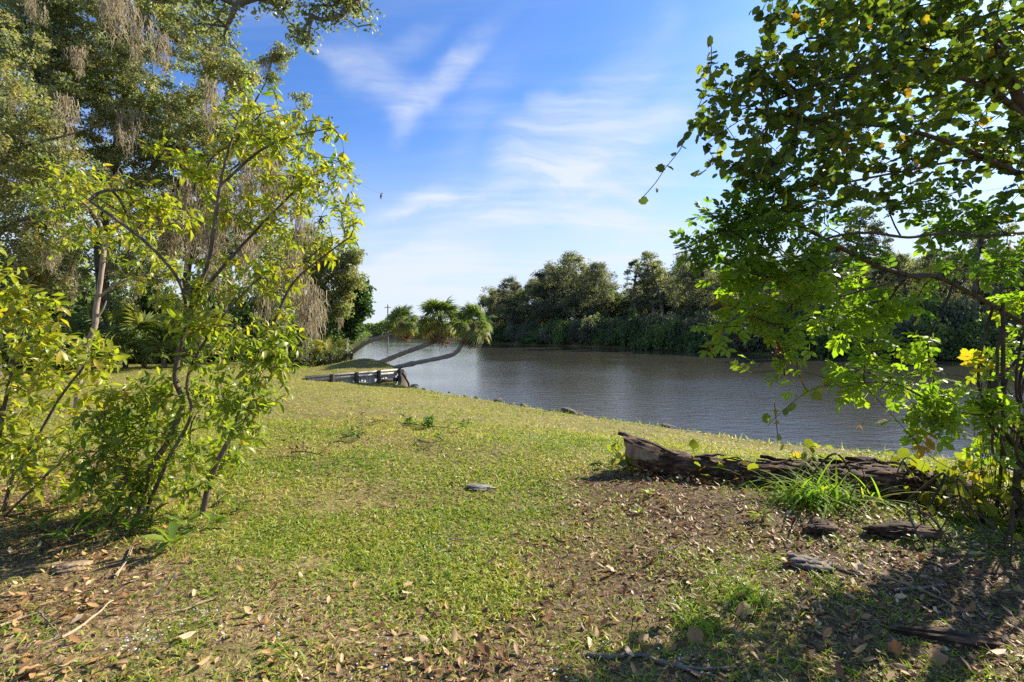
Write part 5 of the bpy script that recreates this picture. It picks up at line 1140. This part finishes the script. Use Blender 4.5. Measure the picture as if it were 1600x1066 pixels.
# the raised end is torn: its upper rim reaches further out than its lower one
ext = np.clip(1 - tt_ / .06, 0, 1)[:, None] * (np.sin(aa)[None] * .10 + .05 * (vnoise(aa * 3, aa * 0, 87)[None] - .5)); P3 = P3 - ext[..., None] * Tn[:, None] * 1.0
i = np.arange(nl - 1)[:, None] * K; j = np.arange(K)[None]; jn = (j + 1) % K
F = np.stack([i + j, i + jn, i + K + jn, i + K + j], -1).reshape(-1, 4)
pale = ((i + 0 * j) // K < 9 + 4 * np.sin(aa * 3)[None]) & (np.sin(aa)[None] < .55) & (np.cos(aa)[None] > -.9)
fsel = pale.ravel()
part_np('bark', P3.reshape(-1, 3), F[~fsel], ROT, lg, smooth=True)
part_np('bare_wood', P3.reshape(-1, 3), F[fsel], PALEWOOD, lg, smooth=True)
# hollow end: an inner pale face set back in rings
rings = [P3[0]]; c0 = P3[0].mean(0)
for s_, dpt in ((.86, .004), (.70, .05), (.48, .10), (.22, .13)):
    rings.append(c0 + (P3[0] - c0) * s_ + Tn[0] * dpt + (fbm(aa * 3, aa * 0 + s_ * 9, 88)[:, None] - .5) * Tn[0] * .10)
Vr = np.concatenate(rings + [c0[None] + Tn[0] * .14]); Fq = np.concatenate([np.stack([k * K + np.arange(K), (k + 1) * K + np.arange(K), (k + 1) * K + (np.arange(K) + 1) % K, k * K + (np.arange(K) + 1) % K], 1) for k in range(4)])
Ft = np.stack([4 * K + np.arange(K), np.full(K, 5 * K), 4 * K + (np.arange(K) + 1) % K], 1)
part_np('split_end', Vr, [Fq, Ft], PALEWOOD, lg, smooth=True)
k = 3600; ii = rng.integers(0, nl, k); off = np.abs(rng.normal(0, .20, k)) + .10; sgn = np.where(rng.uniform(0, 1, k) < .8, -1, 1)
q = axis_pts[ii, :2] + sideV[ii, :2] * (np.where(sideV[ii, 1] * sgn > 0, sgn, sgn) * off * wide[ii] * .95)[:, None] + rng.normal(0, .05, (k, 2))
z = H(q[:, 0], q[:, 1]) + rng.uniform(0, 1, k) * .10 * np.exp(-((off - .1) / .2) ** 2)
V, F, T = scatter_multi(dead_tpls, np.stack([q[:, 0], q[:, 1], z], 1), randdir(k, -.2, .4), norm(randdir(k, .3, 1) + np.array([0, 0, .6])), rng.uniform(.03, .075, k), np.clip(rng.normal(.42, .24, k), 0, 1))
g = link('log_litter', mesh_np('log_litter', V, F, T, False, LITTER_M)); tag(g, 'brown leaves drifted up against the rotten log', 'leaf litter', kind='stuff')
# loose plates of bark and splinters lifting off its back
def plate(p, d, nrm_, L, w, th, seed, bend=.012):
    r = np.random.default_rng(seed); k = 7; t = np.linspace(-.5, .5, k); d = norm(np.array(d, float)); nrm_ = norm(np.array(nrm_, float)); s = np.cross(d, nrm_)
    wl_ = w * (.5 + .5 * np.sin((t + .5) * math.pi)) * r.uniform(.75, 1.2, k); wr_ = w * (.5 + .5 * np.sin((t + .5) * math.pi)) * r.uniform(.75, 1.2, k); b_ = r.normal(0, bend, k) + bend * 4 * t * r.uniform(-1, 1)
    c = np.array(p) + t[:, None] * L * d + b_[:, None] * nrm_
    V = np.concatenate([c - s * wl_[:, None], c + s * wr_[:, None], c - s * wl_[:, None] * .9 - nrm_ * th, c + s * wr_[:, None] * .9 - nrm_ * th]); j = np.arange(k - 1)
    F = np.concatenate([np.stack([j, j + 1, j + k + 1, j + k], 1), np.stack([j + 2 * k, j + 3 * k, j + 3 * k + 1, j + 2 * k + 1], 1), np.stack([j, j + 2 * k, j + 2 * k + 1, j + 1], 1), np.stack([j + k, j + k + 1, j + 3 * k + 1, j + 3 * k], 1),
                        np.array([[0, k, 3 * k, 2 * k], [k - 1, 3 * k - 1, 4 * k - 1, 2 * k - 1]])])
    return V, F
for k in range(80):
    q = random.uniform(.03, .9) if k < 20 else random.uniform(.36, .92); ii = int(q * (nl - 1)); an = random.uniform(.25, 2.9); jj = int(an / (2 * math.pi) * K)
    nv_ = norm(P3[ii, jj] - axis_pts[ii]); V, F = plate(P3[ii, jj] + nv_ * .012, Tn[ii] + rng.normal(0, .12, 3), nv_ + rng.normal(0, .15, 3), random.uniform(.12, .5), random.uniform(.012, .045), .014, k)
    part_np('bark_plate', V, F, ROT, lg)
V, F = plate(axis_pts[0] + np.array([.10, -.02, .115]), (1, -.35, -.30), (0, -.3, 1), .46, .035, .03, 99); part_np('bark_plate', V, F, ROT, lg)
# rotten stump piece in front of the grass tuft, and decaying chunks nearer the trunk
def chunk(u, v, sx, sy, sz, label, mat=ROT, seed=0, rz=0, name='rotten_wood_chunk', cat='wood chunk', lift=.3):
    import bmesh
    c = GND(u, v); bm = bmesh.new(); bmesh.ops.create_icosphere(bm, subdivisions=4, radius=1)
    co = np.array([x.co[:] for x in bm.verts]); k = .66 + .5 * fbm(co[:, 0] * 1.3 + seed, co[:, 1] * 3.2 + co[:, 2] * 3.4, seed, 4) + .22 * (fbm(co[:, 0] * 2, co[:, 1] * 9 + co[:, 2] * 8, seed + 5, 3) - .5)
    for x, kk in zip(bm.verts, k): x.co = Vector((x.co.x * kk * sx, x.co.y * kk * sy, x.co.z * kk * sz))
    me = bpy.data.meshes.new(name); bm.to_mesh(me); bm.free(); me.materials.append(mat)
    o = link(name, me, None, (c[0], c[1], c[2] + sz * lift)); o.rotation_euler = (0, random.uniform(-.1, .1), rz); tag(o, label, cat); return o
chunk(1285, 830, .16, .10, .06, 'crumbling dark stump piece in front of the grass tuft', seed=3, rz=.4)
chunk(1415, 838, .34, .11, .075, 'low rounded rotten log piece between the tuft and the tree trunk', seed=4, rz=.1)
chunk(1475, 1000, .24, .05, .03, 'flat dark rotten branch piece in the shaded corner', seed=5, rz=-.35)
chunk(1360, 745, .34, .16, .10, 'flaky brown slab of rotten wood leaning on the back of the log', seed=8, rz=-.05, lift=1.4)
GREYBARK = bark_mat('grey_bark', (.06, .05, .04), (.23, .195, .16), 22, .3, 1.0)
c = GND(1268, 886); bs = thing('bark_slab', c, 'grey furrowed slab of bark lying flat on the mulch', 'bark slab')
for k in range(7):
    V, F = plate(c + np.array([-.005 + random.uniform(-.02, .02), (k - 3) * .022, .022 + .006 * math.cos(k * 2)]), (1, -.18, 0), (0, -.1, 1), .25 - .02 * abs(k - 3), .027, .016, 200 + k, .006); part_np('bark_ridge', V, F, GREYBARK, bs)
def slab(u, v, sx, sy, sz, label, mat, name, cat, seed, rz=0): return chunk(u, v, sx, sy, sz, label, mat, seed, rz, name, cat, .35)
STONE = bark_mat('flat_stone', (.13, .115, .095), (.32, .28, .235), 12, 1, .5)
slab(752, 764, .15, .085, .028, 'flat pale grey stone set in the lawn', STONE, 'flat_stone', 'stone', 11)
slab(712, 757, .07, .035, .022, 'small dark chip of wood beside the flat pale stone', ROT, 'wood_chip', 'wood chip', 12)
slab(112, 890, .11, .09, .035, 'flat brown slab of wood half buried in dry leaves', PALEWOOD, 'wood_slab', 'wood slab', 13, .3)

# long grass tuft in front of the log
TUFTM = leaf_mat('tuft_blade', [(0, (.38, .33, .05)), (.4, (.24, .34, .035)), (1, (.11, .21, .025))], .55, .6, .1, (1.4, 1.6, .5))
def arch_tpl(bend, seed):
    n = 7; t = np.linspace(0, 1, n); ang = np.cumsum(np.full(n, bend / n)); y = np.concatenate([[0], np.cumsum(np.cos(ang[:-1]) / (n - 1))]); z = -np.concatenate([[0], np.cumsum(np.sin(ang[:-1]) / (n - 1))])
    w = .5 * np.interp(t, [0, .3, .8, 1], [.6, 1, .6, .02]); V = np.concatenate([np.stack([-w, y, z + .1 * w], 1), np.stack([w, y, z + .1 * w], 1)]); j = np.arange(n - 1)
    return V, np.concatenate([np.stack([j, j + n, j + n + 1], 1), np.stack([j, j + n + 1, j + 1], 1)])
ARCH = [arch_tpl(b_, k) for k, b_ in enumerate((1.0, 1.7, 2.3, 2.8, .6))]
def tuft(u, v, n, L, w, label, spread=.12, tint=.55, name='grass_tuft', group=None, lo=.45):
    c = GND(u, v); t = thing(name, c, label, 'grass tuft', group)
    ax = randdir(n, lo, .98); nr = norm(np.array([[0, 0, 1.]]) - ax * ax[:, 2:3] + rng.normal(0, .08, (n, 3))); LL = L * rng.uniform(.45, 1.15, n)
    q = c + np.stack([rng.normal(0, spread, n), rng.normal(0, spread * .5, n), np.zeros(n)], 1)
    leaf_objects('blade', 'tuft', ARCH, TUFTM, t, q, ax, nr, np.stack([w * rng.uniform(.7, 1.3, n), LL, LL], 1), np.clip(tint + rng.normal(0, .2, n), 0, 1)); return t
tuft(1275, 784, 240, .56, .017, 'long arching grass tuft growing in front of the rotten log', .16, .5)
tuft(1360, 788, 60, .46, .016, 'smaller arching grass tuft at the tuft edge nearer the trunk', .06, .45)
tuft(1165, 938, 90, .12, .006, 'short bright green grass clump in the bare mulch', .06, .7, lo=.5)
tuft(1085, 985, 46, .12, .005, 'small fine grass clump near the fallen stick', .04, .75, lo=.6)
low_plant(1192, 816, 12, .11, 'bright seedling with paired pointed leaves in front of the log', tint=.36, name='seedling', jit=.04, lo=.0, hi=.5)
for u, v, lab in ((1013, 776, 'small bright seedling on the mulch under the log end'), (998, 806, 'tiny yellow green sprig on the mulch nearer the lawn'), (1315, 855, 'small light green sprig in front of the stump piece'), (1430, 850, 'small heart leaved sprout on the dark mulch')):
    low_plant(u, v, 8, .08, lab, tint=.36, name='sprig', jit=.05)
# vine leaves creeping over the log and round the trunk
cv = GND(1470, 790); cr_ = thing('ground_vine', cv, 'bright yellow green vine creeping over the far end of the log', 'vine')
pos = []; stems = []
for (u, v, d, ru, k) in ((1070, 728, 5.15, 22, 10), (1110, 725, 5.05, 30, 18), (1150, 722, 5.0, 26, 12), (1250, 706, 5.0, 26, 12), (1280, 704, 5.0, 26, 10), (1410, 728, 4.7, 34, 18), (1450, 735, 4.5, 40, 26), (1480, 760, 4.3, 44, 30), (1500, 735, 4.4, 34, 22), (1440, 780, 4.3, 36, 22), (1520, 790, 4.0, 34, 20), (1505, 830, 3.9, 36, 20), (1440, 815, 4.1, 30, 14), (1540, 710, 4.3, 30, 18), (1560, 800, 3.8, 40, 30), (1590, 760, 3.9, 40, 34), (1580, 690, 4.0, 40, 30), (1540, 760, 4.0, 30, 24), (1590, 840, 3.7, 40, 22), (1560, 640, 4.0, 30, 18), (1400, 790, 4.4, 26, 10), (985, 715, 5.3, 22, 22), (970, 706, 5.6, 18, 14)):
    c = PX(u, v, d); q = c + rng.normal(0, .5, (k, 3)) * (ru / FPX * d) * np.array([1, 1.2, .6]); q[:, 2] = np.maximum(q[:, 2], H(q[:, 0], q[:, 1]) + .03); pos.append(q)
    for z in q[::2]:
        g_ = np.array([z[0] + rng.normal(0, .05), z[1] + rng.normal(0, .05), H(z[0], z[1]) + 0.0]); stems.append((resample([g_, (g_ + z) / 2 + rng.normal(0, .04, 3), z], .08), None))
pos = np.concatenate(pos); k = len(pos); ax = norm(rng.normal(size=(k, 3)) + np.array([0, 0, -.2])); nr = norm(rng.normal(0, .6, (k, 3)) + np.array([.3, -.2, .9]))
leaf_objects('leaf', 'vine', vine_tpls, VINELEAF, cr_, pos, ax, nr, .105 * rng.uniform(.55, 1.2, k), np.clip(.34 + rng.normal(0, .11, k), 0, 1))
V, F = tubes([(p_, np.full(len(p_), .0022)) for p_, _ in stems], 3); part_np('stems', V, F, VSTEM, cr_, kind='stuff')
# a few looping stems and roots round the trunk foot
for k in range(16):
    a = np.array([random.uniform(4.0, 4.45), random.uniform(3.7, 4.15)]); u1 = random.uniform(1530, 1640); d_ = random.uniform(3.6, 4.1)
    q = resample([(*a, g0(*a) - .03), (a[0] + rng.normal(0, .1), a[1] + rng.normal(0, .1), .3 + random.random() * .2), PX(u1, random.uniform(600, 720), d_), PX(u1 + rng.normal(20, 30), random.uniform(440, 600), d_)], .05)
    V, F = tube(q, np.full(len(q), random.uniform(.004, .016)), 6, rough=.1); part_np('stem', V, F, VSTEM, vn, smooth=True)
st = thing('root_tangle', GND(1530, 830), 'tangle of bare looping stems and roots round the tree foot', 'roots')
for k in range(26):
    a = np.array([random.uniform(3.0, 4.3), random.uniform(3.3, 4.5)]); b_ = a + rng.normal(0, .35, 2); mid = (a + b_) / 2 + rng.normal(0, .15, 2)
    q = resample([(*a, g0(*a)), (*((a + mid) / 2), g0(*a) + random.uniform(.03, .35)), (*mid, g0(*mid) + random.uniform(.05, .45)), (*b_, g0(*b_))], .04)
    V, F = tube(q, np.full(len(q), random.uniform(.003, .010)), 5); part_np('root', V, F, random.choice((VSTEM, STEM_M, VSTEM)), st, smooth=True)

# ------------------------------------------------------------------ things lying on the lawn
def stick(pts_px, r0, r1, label, mat=STEM_M, side=None, lift=.012, group=None):
    P_ = [GND(u, v) + (0, 0, lift) for u, v in pts_px]; t = thing('fallen_stick', P_[0], label, 'stick', group); q = resample(P_, .03); q = q + rng.normal(0, .0025, q.shape)
    V, F = tube(q, np.linspace(r0, r1, len(q)), 7, rough=.12); part_np('stem', V, F, mat, t, smooth=True)
    for s_ in side or []:
        q = resample([GND(u, v) + (0, 0, lift) for u, v in s_], .03); V, F = tube(q, np.linspace(r1 * 1.1, r1 * .5, len(q)), 6, rough=.1); part_np('side_twig', V, F, mat, t, smooth=True)
GREYST = bark_mat('grey_stick', (.10, .08, .065), (.27, .215, .17), 26, .3, .6); STRAWST = bark_mat('straw_stick', (.24, .17, .10), (.46, .36, .23), 20, .4, .4)
stick([(917, 1028), (950, 1030), (1000, 1028), (1035, 1040), (1060, 1048), (1100, 1052), (1150, 1050)], .011, .006, 'crooked grey brown stick lying at the bottom of the lawn', GREYST, [[(1055, 1048), (1090, 1056), (1120, 1064)], [(925, 1027), (945, 1014), (960, 1004)]])
stick([(96, 1002), (130, 980), (160, 958), (182, 938)], .008, .004, 'straight pale stick lying on dry leaves near the wood slab', STRAWST)
stick([(268, 962), (300, 952), (338, 938)], .006, .003, 'short pale stick on the thatch below the tall shrub', STRAWST)
stick([(1270, 900), (1290, 914), (1308, 926)], .010, .007, 'short flat pale stick beside the bark slab', STRAWST)
stick([(1380, 905), (1430, 922), (1470, 942), (1500, 962)], .007, .004, 'long pale curved stem across the shaded mulch', STRAWST)
stick([(1395, 928), (1440, 924), (1475, 918)], .009, .006, 'grey flat strip crossing the long pale stem', GREYST)
stick([(60, 960), (90, 1000), (40, 1020)], .004, .003, 'bent thin twig in the dry corner', GREYST)
stick([(0, 985), (40, 970), (72, 962)], .008, .005, 'broken pale stalk at the edge of the dry corner', STRAWST)
stick([(1010, 870), (1045, 862), (1070, 850)], .004, .003, 'thin grey twig on the mulch before the log', GREYST)
stick([(700, 840), (720, 846), (745, 848)], .004, .0025, 'thin twig on the green lawn below the flat stone', GREYST)
# dried palm sheath pieces
for pts, w, lab in (([(178, 905), (196, 880), (206, 858)], .020, 'pale fibrous palm sheath strip beside the wood slab'), ([(1296, 886), (1325, 896), (1355, 905)], .024, 'pale split palm sheath next to the bark slab')):
    P_ = [GND(u, v) for u, v in pts]; t = thing('palm_sheath', P_[0], lab, 'palm sheath')
    for k in range(6):
        off = np.array([rng.normal(0, .006), rng.normal(0, .006), .008 + .003 * (k % 3)]); q = resample([p_ + off + rng.normal(0, .004, 3) for p_ in P_], .05)
        V, F = tube(q, np.linspace(w * .22, w * .12, len(q)), 4, rough=.2); part_np('strip', V, F, STRAWST, t)
# small fallen branches still carrying leaves
def fallen_branch(pts_px, nleaf, size, label, tint, mat, tpls, key, hgt=.10):
    P_ = [GND(u, v) + (0, 0, .03 + hgt * .3 * random.random()) for u, v in pts_px]; t = thing('fallen_branch', P_[0], label, 'branch')
    q = resample(P_, .05); V, F = tube(q, np.linspace(.010, .004, len(q)), 5); part_np('stem', V, F, STEM_M, t, smooth=True)
    sp = []; 
    for k in range(7):
        a = q[int(rng.integers(1, len(q) - 1))]; e = a + norm(rng.normal(size=3) * np.array([1, 1, .5]) + np.array([0, 0, .5])) * random.uniform(.12, .35); e[2] = max(e[2], H(e[0], e[1]) + .03); sp.append((a, e))
    V, F = tubes([([a, (a + e) / 2, e], [.004, .003, .002]) for a, e in sp], 4); part_np('twigs', V, F, STEM_M, t)
    f = rng.uniform(.2, 1.05, nleaf); sel = rng.integers(0, len(sp), nleaf); A_ = np.array([a for a, _ in sp])[sel]; E_ = np.array([e for _, e in sp])[sel]
    pos = A_ + (E_ - A_) * f[:, None] + rng.normal(0, .02, (nleaf, 3)); pos[:, 2] = np.maximum(pos[:, 2], H(pos[:, 0], pos[:, 1]) + .015)
    leaf_objects('leaf', key, tpls, mat, t, pos, randdir(nleaf, -.3, .8), norm(rng.normal(size=(nleaf, 3)) + (0, 0, .5)), size * rng.uniform(.6, 1.2, nleaf), np.clip(tint + rng.normal(0, .15, nleaf), 0, 1))
fallen_branch([(632, 664), (660, 668), (690, 672), (722, 676)], 130, .09, 'longer dark green leafy branch dropped on the middle of the lawn', .95, PEPPER, shrub_tpls, 'fallen')
fallen_branch([(535, 690), (555, 686), (575, 684)], 60, .08, 'short dark leafy branch dropped nearer the tall shrub', .95, PEPPER, shrub_tpls, 'fallen')
fallen_branch([(652, 694), (672, 698), (692, 694)], 34, .07, 'small brown green leafy twig just below the longer dropped branch', .7, PEPPER, shrub_tpls, 'fallen')
fallen_branch([(455, 712), (480, 714), (505, 718)], 26, .055, 'small dead twig with brown leaves on the lawn', .2, LITTER_M, dead_tpls, 'dead')
fallen_branch([(560, 670), (585, 664), (612, 660)], 26, .06, 'bare grey twig heap behind the short dropped branch', .35, LITTER_M, dead_tpls, 'dead')

# fallen leaves that show one by one
for k in range(150):
    for _ in range(50):
        v = random.uniform(870, 1060); u = random.uniform(10, 1590); c = GND(u, v); mu_, dr_, _w = covers(c[0:1], c[1:2])
        if random.random() < .25 + mu_[0] + .6 * dr_[0]: break
    sz = random.uniform(.045, .085); tq = round(float(np.clip(random.gauss(.62, .22), .1, 1)) * 7) / 7; ki = random.randrange(4); key = ('fallen_single', ki, tq)
    if key not in _tint_cache:
        V_, F_ = dead_tpls[ki]; V_ = V_ - np.array([0, .5, 0]); _tint_cache[key] = mesh_np('fallen_leaf', V_, F_, tq, False, LITTER_M)
    o = link('fallen_leaf', _tint_cache[key], None, (c[0], c[1], c[2] + .022)); o.scale = (sz * random.uniform(.9, 1.3), sz, sz); o.rotation_euler = (random.gauss(0, .35), random.gauss(0, .4), random.uniform(0, 6.28))
    tag(o, 'single curled brown leaf lying on the foreground ground', 'fallen leaf', 'fallen leaves lying in the foreground')
lob_d = [lobed_tpl(21, 5, .14), lobed_tpl(22, 4, .10)]
for u, v, tq, s_, lab in ((1086, 1003, .55, .10, 'broad brown lobed leaf on the grass beside the small grass clump'), (1468, 1040, .5, .10, 'broad brown lobed leaf in the bottom shaded corner'), (1165, 962, .7, .10, 'broad tan leaf below the bright grass clump'), (1230, 886, .5, .09, 'broad brown leaf touching the bark slab'), (1330, 930, .45, .08, 'rust coloured round leaf on the thatch'),
                          (1400, 1028, .4, .09, 'rust brown curled leaf left of the broad corner leaf'), (1340, 893, .85, .08, 'pale oval leaf between the sheath and the bark slab'), (50, 1056, .72, .10, 'pale broad dead leaf in the dry corner'), (105, 965, .66, .09, 'golden pointed leaf by the straight pale stick')):
    c = GND(u, v); t_ = lob_d[len(lab) % 2]; o = link('broad_fallen_leaf', mesh_np('broad_fallen_leaf', t_[0] - np.array([0, .45, 0]), t_[1], tq, False, LITTER_M), None, (c[0], c[1], c[2] + .03)); o.scale = (s_ * random.uniform(.6, .9), s_, s_ * 2.2); o.rotation_euler = (random.gauss(0, .3), random.gauss(0, .3), random.uniform(0, 6)); tag(o, lab.replace(' left of ', ' beside '), 'fallen leaf')
c = GND(1528, 876); o = link('green_fallen_leaf', mesh_np('green_fallen_leaf', *leaf_tpl(.5, 3, .2, .1, .45, seed=5), .35, False, SHRUBLEAF), None, (c[0] - .06, c[1], c[2] + .04)); o.scale = (.15, .15, .15); o.rotation_euler = (.1, -.2, -1.5); tag(o, 'big yellow green leaf lying on the dark mulch by the roots', 'fallen leaf')

# ------------------------------------------------------------------ labels that tell rows of alike things apart by counting along the row
ONES = ['first', 'second', 'third', 'fourth', 'fifth', 'sixth', 'seventh', 'eighth', 'ninth', 'tenth', 'eleventh', 'twelfth', 'thirteenth', 'fourteenth', 'fifteenth', 'sixteenth', 'seventeenth', 'eighteenth', 'nineteenth']
TENS = {2: ('twentieth', 'twenty'), 3: ('thirtieth', 'thirty'), 4: ('fortieth', 'forty'), 5: ('fiftieth', 'fifty'), 6: ('sixtieth', 'sixty')}
def ordinal(n):
    if n < 20: return ONES[n - 1]
    a_, b_ = divmod(n, 10); return TENS[a_][0] if b_ == 0 else TENS[a_][1] + '-' + ONES[b_ - 1]
def column(o): return CU + o.location.x / max(o.location.y, .1) * FPX
def count_along(objs, fmt):
    for k, o in enumerate(sorted(objs, key=column)): o['label'] = fmt.format(ordinal(k + 1))
NF = 37
DESC = {0: 'broad dark', 1: 'leafy dark', 2: 'tall thin', 3: 'tall slender open', 4: 'low dark bushy', 5: 'low green bushy', 6: 'big loose'}
def far_rows(rows, fmt):
    for k, (i, u, o) in enumerate(sorted(rows, key=lambda r: r[1])):
        if o.get('group'): o['label'] = fmt.format(DESC[FT[i][3]], ordinal(k + 1))
far_rows([r for r in far_trees if r[0] < NF], '{} tree, {} from the palms in the front row of the far woods')
far_rows([r for r in far_trees if r[0] >= NF], '{} tree, {} from the palms in the back row of the far woods')
tops = [o for o in bpy.data.objects if o.parent is None]
def named(label): return [o for o in tops if o.get('label') == label]
count_along(named('rounded green bush overhanging the far waterline'), 'rounded green bush overhanging the far waterline, {} from the palms')
count_along(named('taller dark bush behind the far waterline'), 'taller dark bush behind the far waterline bushes, {} from the palms')
count_along(named('dense shaded bush in the undergrowth beneath the oaks'), 'dense shaded undergrowth bush beneath the oaks, {} counting in from the frame edge')
count_along(named('shaded fan palmetto under the moss hung oaks'), 'shaded fan palmetto under the oaks, {} counting in from the frame edge')
count_along(named('long grey curtain of spanish moss hanging behind the tall shrub'), 'long grey moss curtain behind the tall shrub, {} on the way towards the palms')
count_along(named('long pale hank of spanish moss hanging near the top of the oak'), 'long pale moss hank near the oak top, {} counting in from the frame edge')
count_along(named('small grey rock on the bank at the edge of the lawn'), 'small grey rock at the lawn edge, {} from the sea wall along the water')
count_along(named('small leafy seedling in the shade under the tall shrub'), 'small leafy seedling under the tall shrub, {} counting in from the frame edge')
count_along(named('old grey timber post standing in the water beyond the mound'), 'old timber post in the water beyond the mound, {} counting towards the palms')
